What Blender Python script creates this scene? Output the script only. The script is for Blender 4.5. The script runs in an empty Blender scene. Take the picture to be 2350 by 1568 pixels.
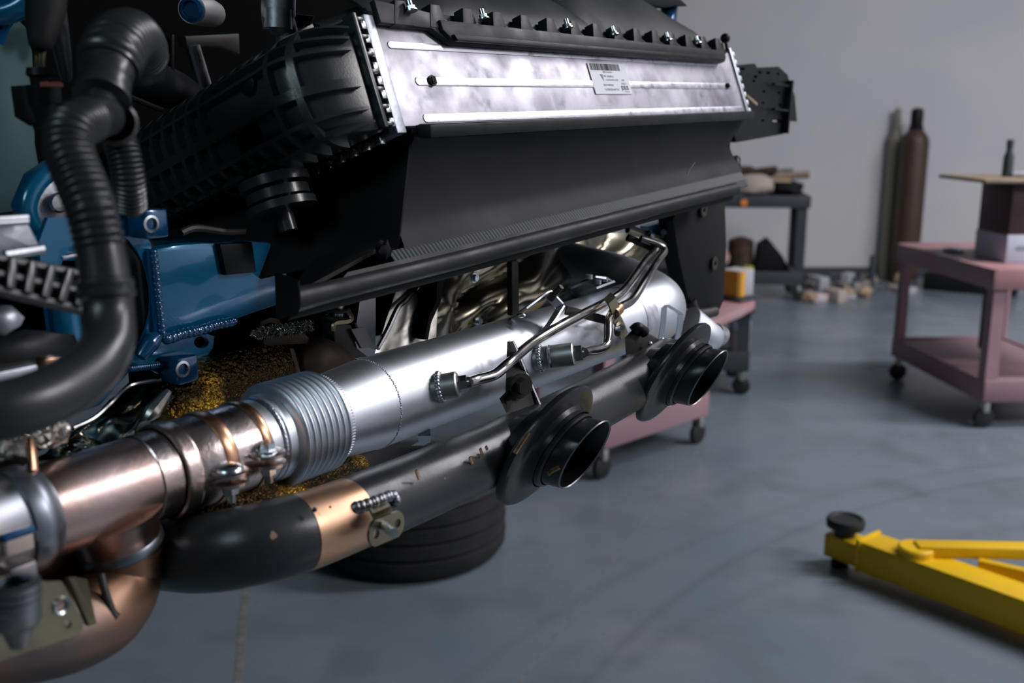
import bpy, bmesh, math, random
from mathutils import Vector, Matrix, noise as mnoise
random.seed(7)
sc = bpy.context.scene
COL = sc.collection
# ------------------------------------------------------------------ camera
FPX, PITCH, CAMH = 2300.0, math.atan(514 / 2300), 1.5
cd = bpy.data.cameras.new('camera'); cam = bpy.data.objects.new('camera', cd); COL.objects.link(cam)
cam.location = (0, 0, CAMH); cam.rotation_euler = (math.pi / 2 - PITCH, 0, 0)
cd.sensor_width = 36; cd.lens = 36 * FPX / 2350; cd.clip_start = .02; cd.clip_end = 60
cd.dof.use_dof = True; cd.dof.focus_distance = 1.18; cd.dof.aperture_fstop = 4.6
sc.camera = cam
# ------------------------------------------------------------------ colour management, world, lamps
sc.view_settings.view_transform = 'Standard'; sc.view_settings.look = 'None'
sc.view_settings.gamma = 1; sc.view_settings.use_curve_mapping = False
sc.view_settings.exposure = 0.0
sc.cycles.use_denoising = True
sc.cycles.max_bounces = 8
wd = bpy.data.worlds.new('world'); sc.world = wd; wd.use_nodes = True
wd.node_tree.nodes['Background'].inputs[0].default_value = (.25, .38, .5, 1)
wd.node_tree.nodes['Background'].inputs[1].default_value = .3
def area(name, loc, size, power, col, look=(0, 0, -1)):
    l = bpy.data.lights.new(name, 'AREA'); l.shape = 'RECTANGLE'; l.size, l.size_y = size
    l.energy = power; l.color = col
    o = bpy.data.objects.new(name, l); COL.objects.link(o); o.location = loc
    o.rotation_euler = Vector(look).to_track_quat('-Z', 'Y').to_euler(); return o
area('ceiling_lamp', (5.0, 3.9, 4.85), (4.2, .55), 290, (1, .95, .98))
area('ceiling_lamp.001', (6.1, .5, 4.85), (3.6, .6), 330, (1, .95, .97))
area('back_fill', (1.5, 7.3, 4.85), (5.0, .5), 7, (.7, .88, 1))  # bluish fill added near the back wall to tint the shadows
area('added_fill_lamp', (-1.0, -.35, 2.3), (.6, .4), 5.5, (.74, .92, 1), (1.4, 1.4, -.8))  # unseen fill lamp added to lift the dark side of the tank
# ------------------------------------------------------------------ frames: U across the car, V to its rear, Z up
AN = math.radians(35)
U = Vector((math.sin(AN), math.cos(AN), 0)); V = Vector((math.cos(AN), -math.sin(AN), 0)); Z = Vector((0, 0, 1))
F_ = Vector((0, math.cos(PITCH), -math.sin(PITCH))); UP_ = Vector((0, math.sin(PITCH), math.cos(PITCH))); C0 = Vector((0, 0, CAMH))
CAR = (U, V, Z); XYZ = (Vector((1, 0, 0)), Vector((0, 1, 0)), Z)
def W(u, v, z): return U * u + V * v + Z * z
def ray(px, py): return F_ + Vector((1, 0, 0)) * ((px - 1175) / FPX) - UP_ * ((py - 784) / FPX)
def A(px, py, v):                      # where a sight line meets the upright plane at depth v of the car
    d = ray(px, py); return C0 + d * (v / d.dot(V))
def D(px, py, dep): return C0 + ray(px, py) * dep
def G(px, py, z=0.0):
    d = ray(px, py); return C0 + d * ((z - CAMH) / d.z)
# ------------------------------------------------------------------ materials
def mk(name, col, rough=.5, metal=0, col2=None, nscale=8, ncon=(.4, .6), rvar=0, bump=0, bscale=60, bdist=.002, coat=0, spec=.5, aniso=0, detail=5, stretch=None, extra=None):
    m = bpy.data.materials.new(name); m.use_nodes = True; nt = m.node_tree; N = nt.nodes; L = nt.links
    b = N['Principled BSDF']; b.inputs['Base Color'].default_value = (*col, 1); b.inputs['Roughness'].default_value = rough
    b.inputs['Metallic'].default_value = metal; b.inputs['Coat Weight'].default_value = coat; b.inputs['Specular IOR Level'].default_value = spec
    b.inputs['Anisotropic'].default_value = aniso
    tc = N.new('ShaderNodeTexCoord'); src = tc.outputs['Object']
    if stretch:
        mp = N.new('ShaderNodeMapping'); mp.inputs['Scale'].default_value = stretch[0]; mp.inputs['Rotation'].default_value = stretch[1]
        L.new(src, mp.inputs[0]); src = mp.outputs[0]
    def nz(s, det=detail):
        n = N.new('ShaderNodeTexNoise'); n.inputs['Scale'].default_value = s; n.inputs['Detail'].default_value = det
        L.new(src, n.inputs['Vector']); return n
    def ramp(o, a, bb, c0=(0, 0, 0), c1=(1, 1, 1)):
        r = N.new('ShaderNodeValToRGB'); r.color_ramp.elements[0].position = a; r.color_ramp.elements[1].position = bb
        r.color_ramp.elements[0].color = (*c0, 1); r.color_ramp.elements[1].color = (*c1, 1); L.new(o, r.inputs[0]); return r
    if col2 is not None:
        r = ramp(nz(nscale).outputs['Fac'], ncon[0], ncon[1], col, col2); cout = r.outputs[0]
        for (c3, s3, a3, b3) in (extra or []):
            mx = N.new('ShaderNodeMix'); mx.data_type = 'RGBA'
            L.new(ramp(nz(s3).outputs['Fac'], a3, b3).outputs[0], mx.inputs[0]); L.new(cout, mx.inputs[6]); mx.inputs[7].default_value = (*c3, 1)
            cout = mx.outputs[2]
        L.new(cout, b.inputs['Base Color'])
    if rvar:
        r = N.new('ShaderNodeMapRange'); r.inputs[3].default_value = max(.03, rough - rvar); r.inputs[4].default_value = rough + rvar
        r.inputs[1].default_value = .3; r.inputs[2].default_value = .7
        L.new(nz(nscale * 1.7).outputs['Fac'], r.inputs[0]); L.new(r.outputs[0], b.inputs['Roughness'])
    if bump:
        bp = N.new('ShaderNodeBump'); bp.inputs['Strength'].default_value = bump; bp.inputs['Distance'].default_value = bdist
        L.new(nz(bscale, 3).outputs['Fac'], bp.inputs['Height']); L.new(bp.outputs[0], b.inputs['Normal'])
    return m
Mt = {}
Mt['black'] = mk('black plastic', (.007, .009, .011), .42, spec=.2, rvar=.08, nscale=20)
Mt['blackmatte'] = mk('matte black plastic', (.008, .009, .010), .7, spec=.2)
Mt['backdrop'] = mk('near black bay backdrop', (.0025, .003, .0032), .9, spec=.05)  # near-black colour stands in for the unlit depth of the bay
Mt['tank'] = mk('glass filled black plastic', (.026, .033, .036), .27, spec=.5, bump=.04, bscale=400)
Mt['duct'] = mk('dusty black plastic', (.011, .0145, .0175), .46, col2=(.020, .0225, .024), nscale=14, spec=.22, rvar=.1)
Mt['panel'] = mk('grey black plastic panel', (.0105, .0112, .0145), .55, col2=(.014, .0148, .018), nscale=6, spec=.14, rvar=.06)
Mt['rubber'] = mk('black rubber', (.018, .022, .025), .33, spec=.6, rvar=.05, nscale=25)
Mt['seal'] = mk('rubber seal', (.018, .030, .037), .5, spec=.3)
Mt['alu'] = mk('mottled aluminium', (.48, .475, .53), .52, 1, col2=(.30, .295, .33), nscale=14, ncon=(.42, .62), rvar=.1, extra=[((.24, .25, .27), 30, .57, .72), ((.60, .60, .66), 8, .52, .66)], bump=.12, bscale=40)
Mt['alurib'] = mk('bright aluminium ridge', (.62, .63, .68), .42, 1, col2=(.32, .32, .36), nscale=45, ncon=(.56, .72), rvar=.08)
Mt['cast'] = mk('cast aluminium', (.50, .54, .60), .48, 1, col2=(.40, .42, .45), nscale=30, bump=.2, bscale=120)
Mt['silver'] = mk('satin silver coating', (.70, .74, .80), .43, 1, col2=(.66, .70, .76), nscale=9, rvar=.03, bump=.05, bscale=700, bdist=.0006)
Mt['weld'] = mk('weld bead steel', (.66, .70, .76), .3, 1, bump=.4, bscale=260)
Mt['steel'] = mk('bare steel', (.45, .46, .48), .28, 1, rvar=.08, nscale=30)
Mt['steelbung'] = mk('turned grey steel', (.52, .53, .53), .48, 1, rvar=.05)
Mt['line'] = mk('steel pipe', (.42, .42, .42), .2, 1, col2=(.34, .32, .30), nscale=18, rvar=.06)
Mt['zinc'] = mk('zinc plated steel', (.62, .68, .72), .28, 1, rvar=.08, nscale=60)
Mt['olive'] = mk('olive plated steel', (.33, .30, .20), .38, 1, col2=(.22, .2, .15), nscale=14, rvar=.08)
Mt['darksteel'] = mk('dark plated steel', (.022, .021, .020), .5, .15, col2=(.04, .037, .033), nscale=20)
Mt['copper'] = mk('heat tinted steel', (.44, .30, .25), .36, 1, col2=(.52, .42, .42), nscale=7, ncon=(.38, .66), rvar=.09, extra=[((.34, .34, .38), 5, .5, .68), ((.24, .19, .17), 22, .64, .78)], bump=.12, bscale=120)
Mt['sleeve'] = mk('brushed tinted steel sleeve', (.50, .40, .37), .3, 1, col2=(.56, .50, .50), nscale=14, rvar=.07, bump=.15, bscale=160)
Mt['coppergold'] = mk('tinted copper edge', (.55, .32, .20), .3, 1)
Mt['greysteel'] = mk('blued grey steel', (.25, .28, .32), .4, 1, col2=(.36, .32, .31), nscale=10, rvar=.06)
Mt['pipeblack'] = mk('satin black coated pipe', (.024, .028, .033), .34, .25, col2=(.036, .04, .045), nscale=9, rvar=.07, spec=.5, extra=[((.38, .25, .15), 38, .745, .76)], bump=.06, bscale=300)
Mt['tipblack'] = mk('black tip paint', (.016, .018, .021), .3, .1, spec=.5, rvar=.06, nscale=16, bump=.05, bscale=300)
Mt['elbow'] = mk('shade darkened brown elbow steel', (.30, .175, .115), .46, 1, col2=(.22, .15, .12), nscale=9, rvar=.05, extra=[((.14, .13, .13), 6, .52, .7)])  # own brown tint, darkened further for the shade on the elbow
Mt['band'] = mk('bare tinted pipe band', (.56, .34, .21), .4, 1, col2=(.45, .32, .25), nscale=8, rvar=.06, extra=[((.1, .07, .05), 60, .74, .78)])
Mt['scratch'] = mk('scratch showing bare metal', (.62, .42, .28), .4, .9, col2=(.3, .2, .12), nscale=90)
Mt['rust'] = mk('rusty brown casting', (.055, .04, .03), .6, .5, col2=(.10, .065, .04), nscale=24, bump=.3, bscale=90)
Mt['gold'] = mk('gold foil with painted glints', (.06, .04, .018), .24, 1, col2=(.75, .42, .05), nscale=11, ncon=(.53, .66), bump=1, bscale=190, bdist=.006)  # dark base, gold patches painted in as glints where light catches
Mt['foil'] = mk('crumpled heat shield foil', (.36, .335, .26), .22, 1, col2=(.27, .25, .19), nscale=6)
Mt['foil2'] = mk('bright heat shield foil', (.55, .54, .50), .36, 1, bump=.2, bscale=22, bdist=.01)
Mt['mesh'] = mk('steel wire mesh', (.28, .27, .25), .35, 1)
Mt['blue'] = mk('blue car paint', (.003, .14, .29), .25, .25, coat=.6, spec=.5, rvar=.04, nscale=30)
Mt['bluedark'] = mk('deep blue car paint', (.003, .075, .19), .22, .25, coat=.7)
Mt['teal'] = mk('primer green panel', (.10, .18, .18), .45)
Mt['red'] = mk('red seal', (.35, .09, .08), .5)
Mt['label'] = mk('white label paper', (.88, .92, .98), .45)
Mt['ink'] = mk('black ink', (.012, .018, .022), .6)
Mt['greyink'] = mk('grey ink', (.25, .29, .33), .6)
Mt['pink'] = mk('faded pink plastic', (.33, .205, .235), .5, col2=(.36, .23, .26), nscale=3, spec=.3)
Mt['pinktop'] = mk('lighter pink tray plastic', (.42, .225, .24), .5, col2=(.39, .27, .29), nscale=4, spec=.3)  # lighter and redder than the other cart plastic
Mt['greycart'] = mk('dark grey plastic', (.045, .055, .066), .5, spec=.3)
Mt['wheel'] = mk('black caster rubber', (.012, .014, .015), .6)
Mt['yellow'] = mk('yellow lift paint', (.84, .53, .002), .45, coat=0, col2=(.80, .50, .002), nscale=6)
Mt['tyre'] = mk('tyre rubber', (.020, .022, .023), .75, col2=(.028, .028, .03), nscale=14, spec=.3)
Mt['brown'] = mk('brown cylinder paint', (.060, .034, .022), .5, col2=(.052, .03, .022), nscale=4)
Mt['beige'] = mk('beige cylinder paint', (.22, .21, .17), .5)
Mt['maroon'] = mk('dark maroon print', (.055, .032, .038), .5)
Mt['white'] = mk('white cardboard', (.55, .60, .72), .55)
Mt['wood'] = mk('plywood', (.34, .27, .19), .6, col2=(.28, .22, .15), nscale=9)
Mt['cloth'] = mk('beige rag', (.46, .40, .36), .8)
Mt['tan'] = mk('tan scrap', (.42, .31, .2), .6)
Mt['scrap'] = mk('grey brown scrap', (.26, .25, .22), .5, .2, col2=(.14, .14, .12), nscale=12)
Mt['paper'] = mk('pale pink paper', (.72, .62, .66), .6)
Mt['orange'] = mk('orange cap plastic', (.85, .28, .05), .4)
Mt['ochre'] = mk('ochre label print', (.72, .36, .02), .5)
Mt['clear'] = mk('grey white carton', (.42, .43, .47), .5)
Mt['lime'] = mk('lime plastic', (.45, .5, .05), .4)
Mt['bare'] = mk('pinkish plastic bag', (.50, .34, .32), .5)
Mt['wall'] = mk('painted wall', (.545, .55, .59), .65, col2=(.59, .59, .605), nscale=.9, spec=.2, bump=.05, bscale=60)
Mt['wallgrey'] = mk('blue grey painted wall', (.06, .08, .095), .6)
Mt['ceil'] = mk('ceiling paint', (.20, .25, .28), .7)
Mt['joint'] = mk('joint filler', (.15, .15, .145), .55, col2=(.21, .21, .21), nscale=30)
def floor_mat():
    m = mk('polished concrete', (.135, .18, .215), .30, col2=(.185, .222, .258), nscale=1.1, ncon=(.35, .65), rvar=.08, spec=.5, extra=[((.14, .165, .185), 3.2, .5, .66), ((.24, .235, .265), 2.1, .58, .8), ((.09, .10, .115), 24, .72, .78)], bump=.03, bscale=9)
    nt = m.node_tree; N = nt.nodes; L = nt.links; b = N['Principled BSDF']
    src = b.inputs['Base Color'].links[0].from_socket
    tc = N.new('ShaderNodeTexCoord')
    for (cx, cy, r, w, k) in ((3.0, 1.0, 3.15, .03, .22), (2.6, .6, 3.0, .05, .15), (3.4, .2, 4.2, .04, .14)):   # faint tyre arcs
        vm = N.new('ShaderNodeVectorMath'); vm.operation = 'DISTANCE'; vm.inputs[1].default_value = (cx, cy, 0); L.new(tc.outputs['Object'], vm.inputs[0])
        s = N.new('ShaderNodeMath'); s.operation = 'SUBTRACT'; s.inputs[1].default_value = r; L.new(vm.outputs['Value'], s.inputs[0])
        ab = N.new('ShaderNodeMath'); ab.operation = 'ABSOLUTE'; L.new(s.outputs[0], ab.inputs[0])
        mr = N.new('ShaderNodeMapRange'); mr.inputs[1].default_value = 0; mr.inputs[2].default_value = w; mr.inputs[3].default_value = k; mr.inputs[4].default_value = 0; L.new(ab.outputs[0], mr.inputs[0])
        mx = N.new('ShaderNodeMix'); mx.data_type = 'RGBA'; L.new(mr.outputs[0], mx.inputs[0]); L.new(src, mx.inputs[6]); mx.inputs[7].default_value = (.05, .055, .06, 1); src = mx.outputs[2]
    L.new(src, b.inputs['Base Color']); return m
Mt['floor'] = floor_mat()
# ------------------------------------------------------------------ mesh builder
def wloc(o):
    p = Vector()
    while o is not None: p += o.location; o = o.parent
    return p
def catmull(pts, sub):
    if sub <= 1 or len(pts) < 3: return list(pts)
    out = []; n = len(pts)
    for i in range(n - 1):
        p0, p1, p2, p3 = pts[max(i - 1, 0)], pts[i], pts[i + 1], pts[min(i + 2, n - 1)]
        for k in range(sub):
            t = k / sub; t2 = t * t; t3 = t2 * t
            out.append(.5 * ((2 * p1) + (p2 - p0) * t + (2 * p0 - 5 * p1 + 4 * p2 - p3) * t2 + (3 * p1 - p0 - 3 * p2 + p3) * t3))
    out.append(pts[-1]); return out
def lerp(a, b, t): return a + (b - a) * t
class M:
    def __init__(s): s.bm = bmesh.new()
    def box(s, c, size, ax=XYZ, bev=0, seg=2):
        vs = []
        for i in (-1, 1):
            for j in (-1, 1):
                for k in (-1, 1): vs.append(s.bm.verts.new(c + ax[0] * (i * size[0] / 2) + ax[1] * (j * size[1] / 2) + ax[2] * (k * size[2] / 2)))
        fs = [s.bm.faces.new([vs[q] for q in f]) for f in ((0, 1, 3, 2), (4, 6, 7, 5), (0, 4, 5, 1), (2, 3, 7, 6), (0, 2, 6, 4), (1, 5, 7, 3))]
        if bev:
            es = list({e for f in fs for e in f.edges}); bmesh.ops.bevel(s.bm, geom=es, offset=bev, segments=seg, affect='EDGES', profile=.5)
        return s
    def beam(s, p0, p1, w, h, up=Z, bev=0):
        d = (p1 - p0); l = d.length; d = d / l; sd = d.cross(up).normalized(); u2 = sd.cross(d)
        return s.box((p0 + p1) / 2, (l, w, h), (d, sd, u2), bev)
    def rings(s, rings, closed=True, caps=True):
        vr = [[s.bm.verts.new(p) for p in r] for r in rings]; n = len(vr[0])
        for a, b in zip(vr, vr[1:]):
            for i in range(n if closed else n - 1):
                j = (i + 1) % n; s.bm.faces.new((a[i], a[j], b[j], b[i]))
        if caps and closed:
            if len({tuple(v.co) for v in vr[0]}) > 2: s.bm.faces.new(vr[0][::-1])
            s.bm.faces.new(vr[-1])
        return s
    def tube(s, pts, r, n=18, sub=8, caps=True, ell=1.0, up=None):
        P = catmull(pts, sub); m = len(P)
        if callable(r): acc = 0; R = []
        T = [(P[min(i + 1, m - 1)] - P[max(i - 1, 0)]).normalized() for i in range(m)]
        nv = up if up is not None else (Z if abs(T[0].dot(Z)) < .9 else U)
        nv = (nv - T[0] * nv.dot(T[0])).normalized(); rings = []; acc = 0; tot = sum((P[i + 1] - P[i]).length for i in range(m - 1))
        for i in range(m):
            if i: acc += (P[i] - P[i - 1]).length
            nv = (nv - T[i] * nv.dot(T[i])).normalized(); bn = T[i].cross(nv)
            if callable(r): rr = r(acc, tot)
            elif isinstance(r, (list, tuple)):
                x = i / (m - 1) * (len(r) - 1); k = min(int(x), len(r) - 2); rr = lerp(r[k], r[k + 1], x - k)
            else: rr = r
            rings.append([P[i] + (nv * math.cos(2 * math.pi * q / n) + bn * (math.sin(2 * math.pi * q / n) * ell)) * rr for q in range(n)])
        return s.rings(rings, True, caps)
    def cyl(s, p0, p1, r0, r1=None, n=24, caps=True): return s.tube([p0, p1], [r0, r0 if r1 is None else r1], n, 1, caps)
    def lathe(s, o, ax, prof, n=48, shear=None, caps=False):
        ax = ax.normalized(); a = (Z - ax * Z.dot(ax)) if abs(ax.dot(Z)) < .9 else (U - ax * U.dot(ax)); a.normalize(); b = ax.cross(a); R = []
        for t, r in prof:
            r = max(r, 1e-5); ring = []
            for q in range(n):
                off = (a * math.cos(2 * math.pi * q / n) + b * math.sin(2 * math.pi * q / n)) * r
                ring.append(o + ax * (t + (shear * off.z if shear else 0)) + off)
            R.append(ring)
        return s.rings(R, True, caps)
    def prism(s, pts, vec, bev=0):
        a = [s.bm.verts.new(p) for p in pts]; b = [s.bm.verts.new(p + vec) for p in pts]; n = len(pts)
        fs = [s.bm.faces.new(a[::-1]), s.bm.faces.new(b)]
        for i in range(n): fs.append(s.bm.faces.new((a[i], a[(i + 1) % n], b[(i + 1) % n], b[i])))
        bmesh.ops.recalc_face_normals(s.bm, faces=fs)
        if bev:
            es = list({e for f in fs[:2] for e in f.edges}); bmesh.ops.bevel(s.bm, geom=es, offset=bev, segments=2, affect='EDGES', profile=.5)
        return s
    def plate(s, outer, holes, vec):                                # flat plate with real holes; outer and holes are loops in one plane
        es = []; loops = [outer] + holes; before = len(s.bm.faces)
        for lp in loops:
            vs = [s.bm.verts.new(p) for p in lp]
            es += [s.bm.edges.new((vs[i], vs[(i + 1) % len(vs)])) for i in range(len(vs))]
        r = bmesh.ops.triangle_fill(s.bm, use_beauty=True, use_dissolve=False, edges=es)
        fs = [g for g in r['geom'] if isinstance(g, bmesh.types.BMFace)]
        ex = bmesh.ops.extrude_face_region(s.bm, geom=fs)
        bmesh.ops.translate(s.bm, verts=[g for g in ex['geom'] if isinstance(g, bmesh.types.BMVert)], vec=vec)
        bmesh.ops.recalc_face_normals(s.bm, faces=s.bm.faces[:]); return s
    def grid(s, fn, nu, nv, thick=0):
        vs = [[s.bm.verts.new(fn(i / nu, j / nv)) for j in range(nv + 1)] for i in range(nu + 1)]
        fs = [s.bm.faces.new((vs[i][j], vs[i + 1][j], vs[i + 1][j + 1], vs[i][j + 1])) for i in range(nu) for j in range(nv)]
        if thick:
            for f in fs: f.normal_update()
            nn = [[vs[i][j] for j in range(nv + 1)] for i in range(nu + 1)]; bk = []
            for i in range(nu + 1):
                row = []
                for j in range(nv + 1):
                    a = vs[min(i + 1, nu)][j].co - vs[max(i - 1, 0)][j].co; b = vs[i][min(j + 1, nv)].co - vs[i][max(j - 1, 0)].co
                    n_ = a.cross(b); n_ = n_.normalized() if n_.length > 1e-14 else Vector((0, 0, 1)); row.append(s.bm.verts.new(vs[i][j].co - n_ * thick))
                bk.append(row)
            for i in range(nu):
                for j in range(nv): s.bm.faces.new((bk[i][j], bk[i][j + 1], bk[i + 1][j + 1], bk[i + 1][j]))
            for i in range(nu):
                s.bm.faces.new((vs[i][0], bk[i][0], bk[i + 1][0], vs[i + 1][0])); s.bm.faces.new((vs[i][nv], vs[i + 1][nv], bk[i + 1][nv], bk[i][nv]))
            for j in range(nv):
                s.bm.faces.new((vs[0][j], vs[0][j + 1], bk[0][j + 1], bk[0][j])); s.bm.faces.new((vs[nu][j], bk[nu][j], bk[nu][j + 1], vs[nu][j + 1]))
        return s
    def ball(s, c, r, sc3=(1, 1, 1), seg=16):
        g = bmesh.ops.create_uvsphere(s.bm, u_segments=seg, v_segments=max(6, seg // 2), radius=1)
        for v in g['verts']: v.co = c + Vector((v.co.x * r * sc3[0], v.co.y * r * sc3[1], v.co.z * r * sc3[2]))
        return s
    def hexbolt(s, p, ax, r, h, washer=True, shank=0, rs=None):
        ax = ax.normalized()
        if washer: s.cyl(p, p + ax * h * .22, r * 1.45, n=20)
        s.cyl(p + ax * h * .2, p + ax * h, r, n=6)
        if shank: s.cyl(p + ax * h, p + ax * (h + shank), rs or r * .45, n=12)
        return s
    def lump(s, c, size, ax=XYZ, amp=.25, seed=0, seg=12):
        g = bmesh.ops.create_icosphere(s.bm, subdivisions=2 if seg <= 12 else 3, radius=1)
        for v in g['verts']:
            k = 1 + amp * mnoise.noise(v.co * 1.7 + Vector((seed, seed * .7, 0)))
            v.co = c + (ax[0] * v.co.x * size[0] + ax[1] * v.co.y * size[1] + ax[2] * v.co.z * size[2]) * (.5 * k)
        return s
    def build(s, name, mat, parent=None, label=None, sharp=38, smooth=True):
        bm = s.bm; o0 = wloc(parent) if parent else Vector()
        bmesh.ops.recalc_face_normals(bm, faces=bm.faces[:]) if not getattr(s, 'keep', False) else None
        if parent is None:
            lo = Vector((min(v.co.x for v in bm.verts), min(v.co.y for v in bm.verts), min(v.co.z for v in bm.verts)))
            hi = Vector((max(v.co.x for v in bm.verts), max(v.co.y for v in bm.verts), 0)); o0 = Vector(((lo.x + hi.x) / 2, (lo.y + hi.y) / 2, lo.z))
        for v in bm.verts: v.co -= o0
        ca = math.cos(math.radians(sharp))
        for f in bm.faces: f.smooth = smooth
        for e in bm.edges:
            if len(e.link_faces) == 2 and e.link_faces[0].normal.dot(e.link_faces[1].normal) < ca: e.smooth = False
        me = bpy.data.meshes.new(name); bm.to_mesh(me); bm.free(); me.materials.append(Mt[mat])
        o = bpy.data.objects.new(name, me); COL.objects.link(o)
        if parent: o.parent = parent
        else: o.location = o0
        if label: o['label'] = label
        return o
def thing(name, label, cat, loc, group=None):
    o = bpy.data.objects.new(name, None); o.empty_display_size = .05; COL.objects.link(o); o.location = loc
    o['label'] = label; o['category'] = cat
    if group: o['group'] = group
    return o
def tag(o, label, cat, group=None):
    o['label'] = label; o['category'] = cat
    if group: o['group'] = group
    return o
def struct(o): o['kind'] = 'structure'; return o
def inst(src, parent, delta):                                      # copy of a part that shares its mesh
    c = src.copy(); COL.objects.link(c); c.parent = parent; c.location = src.location + delta; return c
def circ(c, a, b, ra, rb=None, n=20): return [c + a * (ra * math.cos(2 * math.pi * k / n)) + b * ((rb or ra) * math.sin(2 * math.pi * k / n)) for k in range(n)]
def bil(c00, c10, c11, c01): return lambda s, t: lerp(lerp(c00, c10, s), lerp(c01, c11, s), t)
# ================================================================== ROOM
X0, X1, Y0, Y1, HC = -6.5, 8.5, -5.0, 9.55, 5.0
fl = struct(M().box(Vector(((X0 + X1) / 2, (Y0 + Y1) / 2, -.1)), (X1 - X0, Y1 - Y0, .2)).build('floor', 'floor'))
fl.location = (0, 0, 0)
for v in fl.data.vertices: v.co += Vector(((X0 + X1) / 2, (Y0 + Y1) / 2, -.2))
g0, g1 = G(563, 1370), G(546, 1568); dg = (g1 - g0).normalized(); wj = .022
M().beam(g0 - dg * 6.4, g1 + dg * 5.0, wj, .002).build('floor_joint', 'joint', fl)
g0, g1 = G(1480, 1190), G(1190, 1568); dg = (g1 - g0).normalized()
M().beam(g0 - dg * 1.2, g1 + dg * 2.5, .006, .001).build('floor_joint', 'joint', fl)
struct(M().box(Vector(((X0 + X1) / 2, Y1 + .1, HC / 2)), (X1 - X0, .2, HC)).build('wall_back', 'wall'))
struct(M().box(Vector((X1 + .1, (Y0 + Y1) / 2, HC / 2)), (.2, Y1 - Y0, HC)).build('wall_right', 'wall'))
struct(M().box(Vector((X0 - .1, (Y0 + Y1) / 2, HC / 2)), (.2, Y1 - Y0, HC)).build('wall_left', 'wallgrey'))
struct(M().box(Vector(((X0 + X1) / 2, Y0 - .1, HC / 2)), (X1 - X0, .2, HC)).build('wall_front', 'wallgrey'))
struct(M().box(Vector(((X0 + X1) / 2, (Y0 + Y1) / 2, HC + .1)), (X1 - X0, Y1 - Y0, .2)).build('ceiling', 'ceil'))
struct(M().box(Vector(((X0 + X1) / 2, Y1 - .008, .05)), (X1 - X0, .016, .1), bev=.003).build('baseboard_back', 'greycart'))
# ================================================================== CHARGE AIR COOLER
TI = math.radians(20); ca_, sa_ = math.cos(TI), math.sin(TI)
T_ = Z * ca_ - V * sa_; N_ = V * ca_ + Z * sa_; DD = -N_
US = (U + Z * .018).normalized()
def PL(u, t, n=0): return W(0, -.715, 1.476) + US * u + T_ * t + N_ * n
CL = (US, N_, T_)
cool = thing('charge_air_cooler', 'wide charge air cooler with mottled bare aluminium side plate and ribbed black end tank', 'cooler', PL(1.3, 0, -.2))
u0, u1, HT = .822, 1.755, .113
M().box(PL((u0 + u1) / 2, HT / 2, -.003), (u1 - u0, .006, HT), CL, .0008).build('side_plate', 'alu', cool)
M().box(PL((u0 + u1) / 2 + .01, HT / 2, -.21), (u1 - u0 - .04, .40, HT - .02), CL).build('core', 'blackmatte', cool)
for (ta, tb, ua, ub) in ((.086, .094, u0 + .012, 1.69), (.045, .055, u0 + .040, u1 - .03), (.003, .013, u0 + .035, u1 - .012)):
    pts = []
    r = (tb - ta) / 2; ct = (ta + tb) / 2
    for k in range(9): a = math.pi / 2 + math.pi * k / 8; pts.append(PL(ua + r + r * math.cos(a), ct + r * math.sin(a), -.0005))
    for k in range(9): a = -math.pi / 2 + math.pi * k / 8; pts.append(PL(ub - r + r * math.cos(a), ct + r * math.sin(a), -.0005))
    M().prism(pts, N_ * .0018, .0006).build('raised_rib', 'alurib', cool)
for (u, k) in ((.888, 1), (1.70, .8)):
    m = M().cyl(PL(u, .050, .002), PL(u, .050, .0042), .0062 * k, n=24); m.lathe(PL(u, .050, .004), N_, [(0, .0045 * k), (.0016, .004 * k), (.002, 0)], 20)
    for q in (-1, 0, 1): m.box(PL(u + q * .0025 * k, .050, .006), (.0008, .001, .008 * k), CL)
    m.build('plug', 'black', cool, 'small dark slotted plug in the side plate')
# header frames with crimp tabs
for (uh, sgn, lab) in ((u0 - .0095, -1, None), (u1 + .004, 1, None)):
    m = M().box(PL(uh, HT / 2, -.002), (.015 if sgn < 0 else .010, .012, HT + .016), CL, .0015)
    m.box(PL(uh, -.004, -.20), (.010, .40, .008), CL, .001); m.box(PL(uh, HT + .004, -.20), (.010, .40, .008), CL, .001)
    hd = m.build('header_frame', 'cast', cool)
    for k in range(8): M().box(PL(uh + sgn * (.0115 if sgn < 0 else .007), .004 + k * .0150, .0), (.009, .010, .0100), CL, .002).build('crimp_tab', 'steel' if sgn < 0 else 'cast', hd)
    if sgn < 0:
        for k in range(18): M().box(PL(uh - .0115, -.008, -.02 - k * .02), (.009, .010, .010), CL, .002).build('crimp_tab', 'steel', hd)
TUH = u0 - .036
def S(c, s, off=0.0, p=.54):
    def raw(c, s):
        q = max(0.0, min(1, s / .058)); B = .082 * max(0, 1 - (1 - q) ** 2.4) ** .5; ph = math.pi * c
        o = abs(math.sin(ph)) ** p; t = math.copysign(abs(math.cos(ph)) ** p, math.cos(ph)); t *= (1 - .34 * o) if t > 0 else 1
        return PL(TUH - B * o, HT / 2 + t * (HT / 2 + .004), .006 - s)
    P = raw(c, s)
    if off:
        e = .004
        a = raw(min(c + e, .998), s) - raw(max(c - e, .002), s); b = raw(c, s + e * .2) - raw(c, max(s - e * .2, .0004))
        n = a.cross(b)
        if n.length > 1e-12:
            n.normalize(); ref = P - PL(TUH + .02, HT / 2, -max(s, .05))
            if n.dot(ref) < 0: n = -n
            P = P + n * off
    return P
tk = M().grid(lambda i, j: S(i, .0005 + .43 * j), 40, 60).build('end_tank', 'tank', cool, 'black ribbed plastic end tank')
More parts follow.
